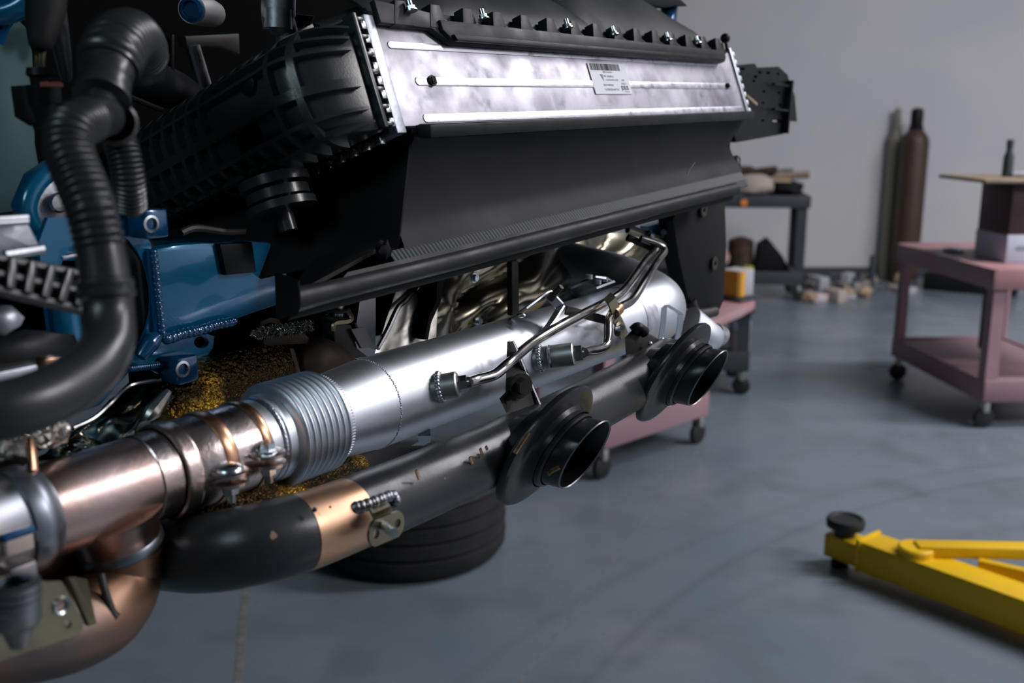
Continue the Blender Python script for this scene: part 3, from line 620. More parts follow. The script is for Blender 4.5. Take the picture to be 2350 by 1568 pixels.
# scrapes that show bare metal
def scrape(pts, off, w, parent):
    m = M()
    m.tube([p + V * off for p in pts], w, 6, 3, ell=.5); return m.build('scrape', 'scratch', parent)
mp_ = -.590
for pl in (((1030, 1100), (1040, 1118), (1044, 1136)), ((1008, 1118), (1014, 1112), (1022, 1098)), ((990, 1140), (1004, 1126)), ((955, 1080), (962, 1100)), ((1078, 1050), (1084, 1064)), ((1102, 1030), (1108, 1046)), ((1115, 1025), (1118, 1032))):
    scrape([A(x, y, mp_ + .001) for x, y in pl], .0, .0022, tp)
def onflange(c, ang, r, t): off = U * math.cos(ang) * r + Z * math.sin(ang) * r; return c + off + V * (t + SH * off.z)
scrape([onflange(t1, 2.95, .0725, .002), onflange(t1, 2.78, .0725, .002), onflange(t1, 2.62, .0725, .002)], .001, .0022, tp)
scrape([onflange(t1, 3.5, .0408, .036), onflange(t1, 3.35, .0408, .040), onflange(t1, 3.2, .0408, .046)], .0005, .003, tp)
M().ball(A(722, 1170, -.590), .0022, (1, 1, 1), 10).build('spatter_bead', 'darksteel', tp)
M().ball(A(758, 1164, -.588), .0012, (1, 1, 1), 8).build('spatter_bead', 'darksteel', tp)
for k, (x, y, w_) in enumerate(((398, 1138, .004), (412, 1132, .0045), (424, 1126, .003))): M().lump(A(x, y, -.6855), (w_ * 1.6, w_ * .5, w_ * 1.3), CAR, .5, k).build('sealant_smear', 'label', ce)
M().tube([A(1595, 372, -.7065), A(1578, 400, -.709), A(1572, 430, -.710)], .0004, 6).build('scratch_line', 'cast', gd)
# hanger welded to the tailpipe
hb = thing('hanger_bracket', 'welded steel hanger bracket with a threaded pin on the copper coloured pipe band', 'bracket', A(880, 1230, -.58))
m = M()
wp = catmull([A(815, 1166, -.592), A(838, 1160, -.588), A(870, 1148, -.586), A(900, 1138, -.588), A(908, 1150, -.585)], 6)
for i, p in enumerate(wp): m.ball(p, .0052 + .0008 * math.sin(i * 2.1), (1, 1, 1), 8)
m.build('weld_bead', 'greysteel', hb)
strapb('folded_leg', [A(868, 1160, -.580), A(874, 1172, -.570), A(880, 1184, -.572), A(888, 1194, -.566), A(884, 1206, -.568)], .024, .0025, (A(900, 1170, -.575) - A(850, 1190, -.575)), 'olive', hb)
fv = -.565; cpt = A(883, 1212, fv); ea = (A(914, 1199, fv) - A(852, 1224, fv)).normalized(); eb = Z - ea * ea.z; eb.normalize()
def fp(x, y): return cpt + ea * x + eb * y
outl = circ(fp(-.013, 0), ea, eb, .010, .0125, 14)[4:12] + circ(fp(.013, 0), ea, eb, .010, .0125, 14)[-3:] + circ(fp(.013, 0), ea, eb, .010, .0125, 14)[:5]
M().plate(outl, [circ(fp(-.014, -.001), ea, eb, .0042, None, 12), circ(fp(.014, .001), ea, eb, .0042, None, 12)], V * .0028).build('ear_plate', 'olive', hb)
M().cyl(A(880, 1206, -.563), A(903, 1224, -.535), .0042, n=16).build('pin', 'zinc', hb, 'bright threaded pin')
# ================================================================== LOWER LEFT BRACKET, SPRING BOLT, BAND CLAMP
lb = thing('clamp_bracket', 'olive plated clamp bracket with two holes at the lower left corner', 'bracket', A(100, 1480, -.62))
bv = -.635
M().plate([A(*p, bv) for p in ((-120, 1400), (-60, 1330), (30, 1325), (75, 1328), (110, 1337), (143, 1336), (192, 1428), (190, 1446), (172, 1460), (90, 1488), (0, 1518), (-120, 1550))], [ell2 for ell2 in ([A(140 + 14 * math.cos(2 * math.pi * k / 14), 1390 + 13 * math.sin(2 * math.pi * k / 14), bv) for k in range(14)], [A(155 + 10 * math.cos(2 * math.pi * k / 14), 1434 + 9 * math.sin(2 * math.pi * k / 14), bv) for k in range(14)])], V * -.003).build('plate', 'olive', lb)
M().lathe(A(140, 1390, bv), V, [(.001, .0042), (.002, .006), (-.0005, .0068)], 20).build('eyelet', 'zinc', lb)
M().prism([A(158, 1327, -.655), A(170, 1324, -.652), A(200, 1330, -.66), A(222, 1432, -.655), A(206, 1437, -.645)], V * -.003 - U * .002).build('side_flange', 'olive', lb)
sb = thing('spring_bolt', 'stacked spring washers on a clamp bolt at the left edge', 'bolt', A(40, 1440, -.58))
m = M()
for k, (y, r) in enumerate(((1345, .0150), (1362, .0152), (1379, .0150), (1396, .0150))): m.lathe(A(34, y, -.585), Z, [(-.0032, .010), (-.002, r), (.0015, r), (.0032, .010)], 32)
m.build('spring_stack', 'greysteel', sb)
M().lathe(A(36, 1408, -.585), -Z, [(-.006, .0145), (.004, .0150), (.008, .013), (.010, .0095), (.022, .006), (.026, 0)], 32).build('dome_nut', 'greysteel', sb)
bc = thing('band_clamp', 'blued grey band clamp with cut windows around the pipe at the left edge', 'clamp', EX(.33))
m = M().lathe(EX(0), U, [(.25, .0372), (.25, .0385), (.362, .0385), (.364, .0372)], 64); m.build('band', 'greysteel', bc)
pw = A(42, 1262, -.678)
M().box(A(42, 1245, -.680), (.020, .006, .015), CAR, .001).build('window_plate', 'cloth', bc)
M().box(A(42, 1225, -.680), (.023, .006, .006), CAR, .001).build('window_frame', 'bluedark', bc)
M().box(A(40, 1315, -.665), (.021, .020, .018), CAR, .003).build('bolt_block', 'greysteel', bc)
M().beam(A(70, 1010, -.715), A(76, 1085, -.695), .006, .006, V, .001).build('stay', 'coppergold', bc)
# ================================================================== HEAT SHIELDS, CATALYST, MANIFOLD
def crumple(corners, amp, freq, seed, n=46, thick=.0015, fold=0):
    f = bil(*corners)
    def fn(i, j):
        p = f(i, j); q = Vector((i * freq + seed, j * freq, seed * .3)); k = abs(mnoise.noise(q)) * 1.6 - .3 + .4 * abs(mnoise.noise(q * 2.3)) + .06 * mnoise.noise(q * 5)
        return p + V * (amp * k) + Z * (amp * .3 * mnoise.noise(q * 1.7 + Vector((9, 1, 0)))) + V * fold * math.sin(i * math.pi * 3 + j)
    return M().grid(fn, n, n, thick)
hs = thing('heat_shield', 'crumpled dark reflective foil heat shield above the brown pipe at left', 'heat shield', A(260, 1040, -.84))
crumple((A(165, 985, -.86), A(262, 1030, -.80), A(420, 890, -.84), A(318, 868, -.90)), .014, 2.0, 4, 56).build('foil_sheet', 'foil', hs)
crumple((A(80, 1058, -.84), A(245, 1040, -.80), A(255, 1010, -.82), A(150, 985, -.86)), .012, 2.5, 8, 30).build('lower_sheet', 'foil', hs)
M().tube([A(168, 982, -.84), A(215, 960, -.84), A(255, 925, -.845), A(300, 885, -.86), A(370, 872, -.85)], .0022, 8).build('rolled_edge', 'steel', hs)
M().tube([A(385, 900, -.82), A(350, 945, -.81), A(332, 968, -.81)], [.004, .008, .002], 8).build('folded_ridge', 'foil2', hs)
M().lathe(A(328, 988, -.79), V, [(0, .009), (.002, .009), (.003, .006), (.003, 0)], 20).build('rivet', 'darksteel', hs)
cat = thing('catalyst_wrap', 'catalyst wrapped in gold dimpled foil with painted glints behind the bellows', 'catalyst', W(.62, -.90, 1.16))
M().tube([A(360, 965, -.86), A(430, 925, -.86), A(520, 885, -.87), A(600, 850, -.88), A(640, 835, -.9)], [.030, .042, .045, .043, .03], 40, 8).build('wrap', 'gold', cat)
cat2 = thing('foil_duct', 'long gold foil sleeve with painted glints between the bellows and tailpipe', 'heat shield', A(680, 1150, -.72))
M().tube([A(430, 1200, -.74), A(540, 1150, -.72), A(640, 1122, -.715), A(740, 1088, -.715), A(830, 1066, -.72)], [.018, .022, .020, .018, .010], 36, 10).build('sleeve', 'gold', cat2)
mf = thing('manifold', 'rusty brown cast exhaust manifold under the blue rail', 'manifold', A(660, 880, -.86))
M().prism([A(*p, -.87) for p in ((596, 802), (606, 778), (700, 772), (712, 782), (716, 800), (690, 870), (660, 900), (620, 880))], V * -.06, .004).build('casting', 'rust', mf)
M().tube([A(690, 880, -.87), A(720, 830, -.86), A(775, 850, -.86), A(790, 890, -.86)], [.028, .030, .026, .02], 24).build('runner', 'rust', mf)
M().prism([A(*p, -.85) for p in ((604, 772), (700, 764), (712, 776), (708, 790), (606, 796))], V * -.04, .003).build('flange', 'rust', mf)
for x in (602, 665): M().prism([A(x, 800, -.845), A(x + 10, 800, -.845), A(x + 30, 870, -.84), A(x + 18, 872, -.84)], V * -.012, .001).build('stiffener', 'rust', mf)
M().plate([A(*p, -.86) for p in ((594, 760), (600, 738), (622, 729), (640, 732), (650, 760))], [[A(622 + 17 * math.cos(math.pi * k / 8), 752 - 11 * math.sin(math.pi * k / 8) + (4 if k in (0, 8) else 0), -.86) for k in range(9)]], V * -.006).build('arch_tab', 'rust', mf)
m = M(); rb = random.Random(5)
for k in range(480):
    t = rb.random(); a = A(lerp(578, 716, t), lerp(768, 748, t) + rb.uniform(-12, 12) * (1 if t > .08 else .4), -.845 + rb.uniform(-.008, .012))
    d = Vector((rb.uniform(-1, 1), rb.uniform(-1, 1), rb.uniform(-1, 1))).normalized() * .0032; m.tube([a - d, a + d.cross(Z) * .4, a + d], .00045, 4, 2)
o = m.build('wire_mesh', 'mesh', mf); o['kind'] = 'stuff'
sb2 = thing('support_bracket', 'grey folded sheet metal support bracket behind the silver pipe', 'bracket', A(830, 800, -.86))
M().prism([A(*p, -.85) for p in ((765, 742), (806, 746), (820, 800), (846, 820), (772, 826))], V * -.02, .001).build('fold', 'darksteel', sb2)
M().prism([A(*p, -.86) for p in ((826, 690), (862, 684), (862, 802), (842, 796), (818, 742))], V * -.004).build('web', 'greysteel', sb2)
M().prism([A(*p, -.845) for p in ((806, 756), (836, 752), (862, 798), (830, 800))], V * -.004).build('gusset', 'greysteel', sb2)
M().tube([A(764, 760, -.84), A(766, 745, -.84), A(776, 740, -.84), A(800, 737, -.84), A(806, 728, -.84), A(796, 712, -.845)], .0032, 8).build('rolled_edge', 'olive', sb2)
st = thing('coil_spring', 'dark coil spring with bright worn edges under the air guide lip', 'spring', A(770, 735, -.86))
hel = [A(772, 735, -.86) + Z * (.0025 * k / 3) + (U * math.cos(k * .52) + V * math.sin(k * .52)) * .016 for k in range(48)]
M().tube(hel, .0028, 8, 1).build('coil', 'darksteel', st)
M().cyl(A(772, 735, -.86), A(772, 700, -.86), .009, n=16).build('damper_rod', 'steel', st)
hs2 = thing('heat_shield', 'plain bright folded heat shield sheet left of the crumpled one behind the silver pipe', 'heat shield', A(930, 790, -.86))
crumple((A(858, 812, -.86), A(1000, 775, -.85), A(1015, 600, -.87), A(905, 660, -.88)), .004, 1.3, 2, 30).build('sheet', 'foil2', hs2)
M().tube([A(866, 800, -.845), A(890, 755, -.85), A(912, 708, -.855), A(930, 690, -.86), A(960, 655, -.87)], .0035, 8).build('rolled_edge', 'steel', hs2)
M().prism([A(*p, -.835) for p in ((1003, 640), (1018, 636), (1012, 690), (990, 740), (982, 780), (974, 780), (984, 730), (1002, 690))], V * -.03).build('gap_strip', 'blackmatte', hs2)  # black strip put in for the dark gap between the two shields
hs3 = thing('heat_shield', 'large crumpled silver foil heat shield behind the middle of the silver pipe', 'heat shield', A(1220, 760, -.88))
def big(i, j):
    f = bil(A(985, 800, -.85), A(1400, 700, -.86), A(1545, 520, -.92), A(1020, 600, -.88)); p = f(i, j); q = Vector((i * 4.2, j * 1.3, 2.2))
    k = abs(mnoise.noise(q)) * 1.5 + .4 * abs(mnoise.noise(q * 2.1)) + .06 * mnoise.noise(q * 4)
    fl_ = .018 * math.sin((i * 9 + j * 1.6) * 1.9) * max(0, 1 - i * 2.2)
    return p - V * .03 + V * (.03 * k + fl_)
M().grid(big, 90, 60, .0015).build('foil_sheet', 'foil', hs3)
for px, py in ((1087, 638), (1096, 737)): M().hexbolt(A(px, py, -.835), V, .005, .006).build('bolt', 'zinc', hs3)
M().prism([A(1175, 600, -.84), A(1190, 598, -.84), A(1192, 720, -.84), A(1176, 725, -.84)], V * -.01, .001).build('stiffener', 'darksteel', hs3)
# ================================================================== BLUE RAIL
rl = thing('chassis_rail', 'glossy blue painted chassis rail with weld seams and square mounting nuts', 'chassis rail', A(480, 760, -.86))
rv = -.85
M().prism([A(*p, rv) for p in ((352, 572), (420, 560), (560, 552), (660, 560), (660, 694), (540, 735), (372, 782), (364, 700))], V * -.06, .004).build('rail_box', 'blue', rl)
def hole(px, py, rx, ry, n=24, v=rv): return [A(px + rx * math.cos(2 * math.pi * k / n), py + ry * math.sin(2 * math.pi * k / n), v) for k in range(n)]
fv2 = -.862
M().plate([A(*p, fv2) for p in ((88, 560), (110, 500), (300, 500), (345, 556), (356, 600), (372, 750), (470, 765), (492, 772), (488, 800), (450, 850), (430, 872), (395, 874), (350, 850), (300, 850), (230, 930), (150, 960), (120, 800))], [hole(235, 690, 110, 165, 32, fv2), hole(462, 786, 17, 14, 18, fv2)], V * -.006).build('end_flange', 'blue', rl)
M().tube([A(150, 690, -.852), A(160, 770, -.850), A(195, 820, -.848)], .012, 10).build('opening_lip', 'blue', rl)
M().tube([A(322, 820, -.846), A(345, 788, -.846), A(362, 770, -.846)], [.006, .009, .006], 10).build('corner_weld', 'bluedark', rl)
m = M()
for k in range(44):
    t = k / 43; m.ball(A(lerp(380, 535, t), lerp(778, 737, t) + 2 * math.sin(k * 2.2), -.843), .0050 + .0008 * math.sin(k * 1.9), (1, 1, 1), 8)
for k in range(40):
    t = k / 39; m.ball(A(lerp(352, 372, t) + 1.5 * math.sin(k * 2), lerp(580, 770, t), -.845), .0042, (1, 1, 1), 8)
for k in range(16):
    t = k / 15; m.ball(A(lerp(300, 372, t), lerp(846, 838, t), -.855), .004, (1, 1, 1), 8)
m.build('weld_seam', 'bluedark', rl)
for (px, py) in ((345, 512), (417, 845)):
    b_ = M().box(A(px - 6, py, -.845), (.026, .030, .028), CAR, .003).build('nut_block', 'bluedark', rl)
    M().lathe(A(px, py + 2, -.829), V, [(0, .0085), (.002, .0085), (.0025, .006), (-.004, .0055), (-.004, 0)], 24).build('thread_insert', 'zinc', b_)
M().prism([A(*p, -.842) for p in ((505, 560), (580, 556), (590, 625), (520, 632))], V * -.012, .002).build('patch_plate', 'black', rl)
M().tube([A(415, 535, -.85), A(450, 524, -.85), A(520, 532, -.84), A(560, 530, -.84)], .004, 8).build('edge_clip', 'darksteel', rl)
M().lathe(A(290, 660, -.87), V, [(-.05, .055), (0, .055), (.004, .05), (.006, .03), (.006, 0)], 40).build('round_cover', 'black', rl)
# ------------------------------------------------------------------ further left body pieces
bw = thing('wheel_house', 'blue rimmed opening with a riveted aluminium plate behind the ribbed hose', 'body panel', A(110, 500, -.92))
M().plate([A(*p, -.92) for p in ((40, 470), (70, 400), (130, 360), (200, 380), (210, 500), (190, 620), (95, 610), (60, 540))], [hole(125, 455, 62, 72, 24, -.92)], V * -.012).build('rim', 'blue', bw)
M().tube([A(*p, -.912) for p in ((128, 385), (95, 410), (70, 445), (62, 480), (70, 510), (85, 530))], .009, 10).build('rolled_rim', 'blue', bw)
M().prism([A(*p, -.925) for p in ((70, 485), (85, 440), (130, 395), (165, 440), (170, 500), (90, 510))], V * -.006, .001).build('plate', 'cast', bw)
M().lathe(A(130, 465, -.92), V, [(0, .010), (.004, .010), (.006, .008), (.006, 0)], 20).build('rivet', 'steel', bw)
M().prism([A(*p, -.88) for p in ((92, 560), (130, 508), (185, 512), (185, 600), (105, 600))], V * -.01, .002).build('bracket', 'blue', bw)
M().prism([A(*p, -.86) for p in ((142, 588), (180, 580), (182, 590), (146, 598))], V * -.02, .002).build('edge', 'cast', bw)
al = thing('gearbox_mount', 'pale cast aluminium mount at the left edge below the green panel', 'mount', A(30, 600, -.70))
M().prism([A(*p, -.72) for p in ((-60, 505), (62, 500), (98, 570), (96, 582), (40, 590), (10, 600), (-60, 600))], V * -.03, .004).build('body', 'cast', al)
for dy in (0, 8): M().tube([A(-60, 508 + dy, -.71), A(62, 500 + dy, -.71)], .003, 8).build('ridge', 'cast', al)
M().tube([A(10, 586, -.71), A(60, 578, -.71), A(98, 572, -.71)], .004, 8).build('ridge', 'cast', al)
kn = M().lump(A(8, 735, -.74), (.026, .02, .022), CAR, .3, 3).build('engine_lug', 'cast'); tag(kn, 'rounded bare aluminium lug at the left edge below the black lattice clip', 'lug')
lt = thing('cable_clip', 'black plastic lattice cable clip crossing behind the ribbed hose at left', 'clip', A(90, 690, -.66))
f = bil(A(-30, 590, -.66), A(230, 640, -.66), A(200, 715, -.65), A(-30, 660, -.65))
m = M()
for j in (0, .5, 1): m.tube([f(i / 6, j) for i in range(7)], .004, 8, 2)
m.build('rail', 'rubber', lt)
for i in range(7): M().beam(f(i / 6, 0), f(i / 6, 1), .006, .014, V, .001).build('rung', 'rubber', lt)
gp = thing('inner_panel', 'tall grey green primed body panel at the upper left edge', 'body panel', D(30, 200, 1.0))
M().prism([D(-80, 60, 1.0), D(32, 32, 1.0), D(62, 60, 1.0), D(78, 120, 1.0), D(84, 330, 1.0), D(110, 480, 1.0), D(-80, 500, 1.0)], -V * .02, .004).build('panel', 'teal', gp)
M().tube([D(-70, 38, .96), D(0, 30, .96), D(45, 15, .96), D(85, -20, .96)], .012, 12).build('painted_edge', 'blue', gp)
M().tube([D(-5, 100, .97), D(12, 60, .97), D(30, 35, .97)], .005, 8).build('seam', 'bluedark', gp)
wh = thing('wiring_harness', 'black taped wiring harness ending in round plug connectors near the upper left edge', 'wiring', D(95, 180, .85))
M().tube([D(108, -40, .86), D(104, 30, .85), D(95, 90, .84), D(92, 112, .84)], [.017, .016, .011, .008], 14).build('sheath', 'blackmatte', wh)
M().tube([D(118, -30, .87), D(132, 60, .88), D(145, 130, .9), D(152, 180, .92)], [.010, .009, .007, .005], 10).build('branch', 'rubber', wh)
for x in (82, 90, 98): M().tube([D(x + 4, 112, .84), D(x, 140, .835), D(x + 2, 160, .83)], .0016, 6).build('wire', 'olive', wh)
m = M().lathe(D(92, 155, .83), -Z, [(0, .008), (0, .0105), (.006, .0115), (.008, .009), (.014, .0085), (.014, .012), (.030, .012), (.034, .010), (.05, .010)], 24); m.build('connector', 'black', wh)
M().box(D(118, 194, .82), (.014, .012, .004), CAR, .001).build('lock_tab', 'red', wh, 'red locking tab')
M().box(D(115, 210, .825), (.013, .014, .02), CAR, .002).build('plug', 'black', wh)
M().prism([D(50, 196, .83), D(85, 196, .83), D(92, 290, .83), D(60, 270, .83)], -V * .02, .003).build('plug_body', 'blackmatte', wh)
# ================================================================== HOSES
def corr(n0, amp, base, a, b):                                      # radius profile: smooth ends, corrugated between fractions a and b
    def r(s, tot):
        t = s / tot
        k = base(t)
        if a < t < b: k += amp * (math.copysign(abs(math.sin((t - a) / (b - a) * n0 * math.pi)) ** .8, 1) - .4)
        return k
    return r
h1 = thing('coolant_hose', 'large black ribbed hose with a smooth elbow curving down the left side', 'hose', D(240, 700, .62))
hp_ = [D(240, 268, .73), D(205, 275, .68), D(165, 296, .65), D(158, 345, .64), D(180, 405, .635), D(207, 475, .63), D(228, 560, .63), D(241, 640, .63), D(250, 720, .63), D(246, 790, .62), D(205, 850, .60), D(120, 905, .575), D(20, 940, .555), D(-110, 960, .54)]
def basis(t): return .0143 if t < .5 else lerp(.0148, .0172, min(1, (t - .5) * 3))
M().tube(hp_, corr(23, .0026, basis, .16, .50), 32, 50).build('hose_body', 'rubber', h1)
M().lathe(lerp(hp_[7], hp_[8], .25), (hp_[8] - hp_[7]), [(-.006, .0145), (-.004, .0170), (-.001, .0173), (.001, .0162), (.003, .0176), (.006, .0174), (.008, .0148)], 36).build('cuff', 'rubber', h1)
h2 = thing('intake_hose', 'black ribbed hose with a wide smooth cuff above the big hose elbow', 'hose', D(240, 250, .76))
hp2_ = [D(322, 150, .90), D(318, 112, .88), D(300, 90, .84), D(276, 98, .80), D(258, 128, .775), D(248, 160, .765)]
M().tube(hp2_, corr(14, .0036, lambda t: .0228, .05, .97), 32, 40).build('ribbed_part', 'rubber', h2)
ax_ = (D(232, 232, .745) - D(250, 155, .765)).normalized()
M().lathe(D(250, 152, .766), ax_, [(0, .0200), (.002, .0205), (.006, .0195), (.016, .0185), (.019, .0195), (.022, .0195), (.025, .0188), (.033, .0212), (.036, .0206), (.037, .0125), (.055, .0120), (.07, .0115)], 40).build('cuff', 'rubber', h2)
h3 = thing('breather_hose', 'narrow ribbed black hose half hidden behind the big ribbed hose', 'hose', D(300, 420, .78))
M().tube([D(262, 268, .78), D(275, 320, .78), D(288, 370, .78), D(296, 420, .785), D(300, 480, .80)], corr(20, .0022, lambda t: .0118, .1, .98), 24, 40).build('ribbed_part', 'rubber', h3)
M().lathe(D(262, 285, .765), (D(262, 268, .73) - D(266, 300, .79)), [(-.01, .012), (0, .017), (.008, .018), (.012, .015)], 28).build('cuff', 'rubber', h3)
# ================================================================== ENGINE BAY DETAILS (upper left)
eb = thing('bay_backdrop', 'black engine bay liner standing in for the deep shade behind hoses and cooler', 'backdrop', W(.7, -1.5, 1.3))  # black sheets put in for the shade inside the bay
M().box(W(.90, -1.55, 1.62), (2.6, .02, .75), CAR).build('back_panel', 'backdrop', eb)
M().box(W(.35, -1.22, 2.0), (1.5, .68, .02), CAR).build('shade_panel', 'backdrop', eb)  # roof sheet out of view, added to shade the bay
M().box(W(1.15, -1.05, 1.30), (.9, .02, .26), CAR).build('lower_panel', 'backdrop', eb)
M().box(W(.45, -1.10, 1.27), (.9, .02, .16), CAR).build('lower_panel', 'backdrop', eb)
M().box(W(-.25, -1.2, 1.65), (.02, .7, .7), CAR).build('side_panel', 'backdrop', eb)
st_ = thing('strut_bracket', 'bright metal bracket on a round post at the top beside the ribbed tank', 'bracket', A(645, 110, -.95))
M().tube([A(640, -30, -.93), A(640, 40, -.93), A(656, 70, -.93), A(664, 120, -.93)], [.020, .020, .014, .013], 20, 4).build('post', 'cast', st_)
M().cyl(A(638, 66, -.925), A(638, 22, -.925), .0165, n=24).build('collar', 'cast', st_)
M().prism([A(*p, -.925) for p in ((640, 28), (724, 36), (712, 62), (690, 66), (660, 58), (618, 66), (614, 40))], V * -.012, .002).build('arm', 'cast', st_)
rd = thing('damper_rod', 'slim shiny rod with a dark clamp plate hanging in the engine bay', 'rod', A(460, 170, -1.15))
M().cyl(A(442, 105, -1.15), A(478, 225, -1.15), .010, n=20).build('rod', 'steel', rd)
M().prism([A(*p, -1.15) for p in ((425, 82), (550, 76), (552, 125), (505, 108), (430, 108))], V * -.02, .003).build('clamp_plate', 'darksteel', rd)
sn = thing('sensor_barrel', 'small grey barrel shaped sensor at the top of the dark bay', 'sensor', A(462, 25, -1.05))
M().tube([A(440, 22, -1.0), A(462, 24, -1.02), A(490, 32, -1.05)], [.016, .018, .015], 24, 4).build('barrel', 'steelbung', sn)
M().lathe(A(440, 22, -1.0), (A(440, 22, -1.0) - A(462, 24, -1.02)), [(0, .014), (.004, .014), (.006, .010), (.002, .008), (.002, 0)], 20).build('end_cap', 'bluedark', sn)
dc = thing('air_duct', 'dark plastic duct with upright ribs left of the ribbed tank', 'duct', A(370, 230, -1.0))
M().tube([A(290, 175, -1.0), A(350, 190, -1.0), A(410, 210, -1.05), A(470, 235, -1.1)], [.022, .026, .022, .012], 20, 5).build('body', 'black', dc)
for x in (362, 385): M().beam(A(x, 80, -1.0), A(x, 176, -1.0), .004, .02, V, .001).build('rib', 'panel', dc)
M().tube([A(298, 222, -.97), A(345, 242, -.97), A(372, 252, -.97)], .003, 8).build('lower_lip', 'panel', dc)
# engine castings at lower left
eg = thing('engine_casting', 'rough pale cast engine sump edge behind the smooth lower hose end', 'engine part', A(60, 1040, -.74))
def rough_strip(pts, r, seed):
    m = M(); P = catmull(pts, 8); k = 0
    for p in P:
        k += 1; m.lump(p, (r * 2, r * 1.6, r * 2), CAR, .8, seed + k * 3.1)
    return m
rough_strip([A(-20, 1035, -.73), A(40, 1022, -.73), A(100, 1005, -.73), A(140, 988, -.74)], .008, 1).build('gasket_edge', 'mesh', eg)
M().prism([A(*p, -.76) for p in ((-40, 850), (60, 846), (110, 838), (110, 850), (60, 880), (-40, 900))], V * -.03, .003).build('cast_ledge', 'olive', eg)
M().box(A(10, 866, -.745), (.05, .01, .012), CAR, .002).build('bright_face', 'cast', eg)
M().box(A(110, 832, -.75), (.014, .014, .010), CAR, .002).build('fitting', 'coppergold', eg); M().box(A(133, 832, -.75), (.010, .012, .010), CAR, .002).build('fitting', 'steel', eg)
M().lump(A(10, 925, -.70), (.04, .03, .03), CAR, .5, 9).build('cast_lump', 'cast', eg)
M().lump(A(60, 820, -.82), (.10, .03, .05), CAR, .2, 4).build('pulley_cover', 'black', eg)
M().prism([A(*p, -.76) for p in ((-60, 1035), (60, 1045), (75, 1058), (40, 1085), (-60, 1090))], V * -.02, .003).build('recess_block', 'blackmatte', eg)
# ================================================================== FLOOR THINGS
ty = thing('tyre', 'wide black car tyre lying flat on the concrete under the tailpipe', 'tyre', Vector((-.36, 3.36, 0)))
o = Vector((-.36, 3.36, 0)); R0, HW = .335, .30
prof = [(0, R0 - .13), (.0, R0 - .05), (.012, R0 - .015), (.03, R0 - .004)]
z = .035
for k in range(4):
    prof += [(z, R0), (z + .042, R0 + .003), (z + .044, R0 - .010), (z + .053, R0 - .010), (z + .055, R0)]; z += .057
prof += [(HW - .03, R0 - .004), (HW - .012, R0 - .015), (HW, R0 - .05), (HW, R0 - .13), (HW - .02, R0 - .135), (.02, R0 - .135), (0, R0 - .13)]
M().lathe(o, Z, prof, 96).build('tread', 'tyre', ty)
def cart(label, mat, topmat, corner, dx, dy, L, Wd, H=.80, name='utility_cart', group=None):
    # corner: floor point under one corner; dx along the length, dy along the width
    c = corner + dx * L / 2 + dy * Wd / 2; t = thing(name, label, 'cart', Vector((c.x, c.y, 0)), group); ax = (dx, dy, Z)
    L0, W0 = L, Wd
    def tray(z, h, nm, inset):
        L, Wd = (L0 + .03, W0 + .03) if nm == 'top_tray' else (L0, W0)
        m = M().box(c + Z * (z - .012), (L - .01, Wd - .01, .016), ax, .004)
        for sg in (-1, 1):
            m.box(c + dy * sg * (Wd / 2 - .012) + Z * (z - h / 2 + .008), (L, .024, h), ax, .006); m.box(c + dx * sg * (L / 2 - .012) + Z * (z - h / 2 + .008), (.024, Wd, h), ax, .006)
        return m.build(nm, topmat if nm == 'top_tray' else mat, t)
    tray(H, .10, 'top_tray', 0); tray(.24, .11, 'bottom_shelf', 0)
    for a in (-1, 1):
        for b in (-1, 1):
            p = c + dx * a * (L / 2 - .035) + dy * b * (Wd / 2 - .035)
            m = M(); m.prism([p + dx * -a * .035 + dy * b * .03 + Z * .2, p + dx * a * .03 + dy * b * .03 + Z * .2, p + dx * a * .03 + dy * -b * .035 + Z * .2, p + dx * a * .012 + dy * -b * .035 + Z * .2, p + dx * a * .012 + dy * b * .012 + Z * .2, p + dx * -a * .035 + dy * b * .012 + Z * .2], Z * (H - .23)).build('leg', mat, t)
            w = M().box(p + Z * .108, (.03, .05, .05), ax, .004).build('caster', 'steelbung', t)
            M().lathe(p + Z * .05 - dy * .014, dy, [(0, .0), (0, .044), (.004, .05), (.024, .05), (.028, .044), (.028, 0)], 24).build('wheel', 'wheel', w)
    return t
# right pink cart
pN, pF = Vector((2.30, 4.72, 0)), Vector((2.22, 5.72, 0)); dyv = (pF - pN).normalized(); dxv = Vector((dyv.y, -dyv.x, 0))
cart('faded pink plastic utility cart at the right carrying a box and a board', 'pink', 'pinktop', pN, dxv, dyv, .66, (pF - pN).length, .79)
ptop = lambda a, b: pN + dxv * a + dyv * b + Z * .788
bx = thing('carton', 'tall carton with a dark maroon upper half and white lower half on the pink cart', 'box', ptop(.25, .55))
M().box(ptop(.36, .40) + Z * .07, (.34, .30, .14), (dxv, dyv, Z), .004).build('lower_half', 'white', bx)
M().box(ptop(.36, .40) + Z * .27, (.33, .29, .26), (dxv, dyv, Z), .004).build('upper_half', 'maroon', bx)
M().box(ptop(.32, .249) + Z * .185, (.04, .004, .03), (dxv, dyv, Z)).build('print_patch', 'orange', bx)
M().box(ptop(.36, .2485) + Z * .075, (.24, .002, .02), (dxv, dyv, Z)).build('print_line', 'greyink', bx)
tag(M().box(ptop(.38, .42) + Z * .410, (.74, .46, .018), (dxv, dyv, Z), .003).build('board', 'wood'), 'thin plywood board lying on top of the carton', 'board')
bo = thing('bottle', 'slim grey green bottle standing on the plywood board', 'bottle', ptop(.24, .40) + Z * .420)
M().lathe(ptop(.24, .40) + Z * .420, Z, [(0, 0), (0, .026), (.10, .025), (.125, .016), (.15, .015)], 24).build('body', 'greycart', bo); M().cyl(ptop(.24, .40) + Z * .570, ptop(.24, .40) + Z * .604, .017).build('cap', 'greycart', bo)
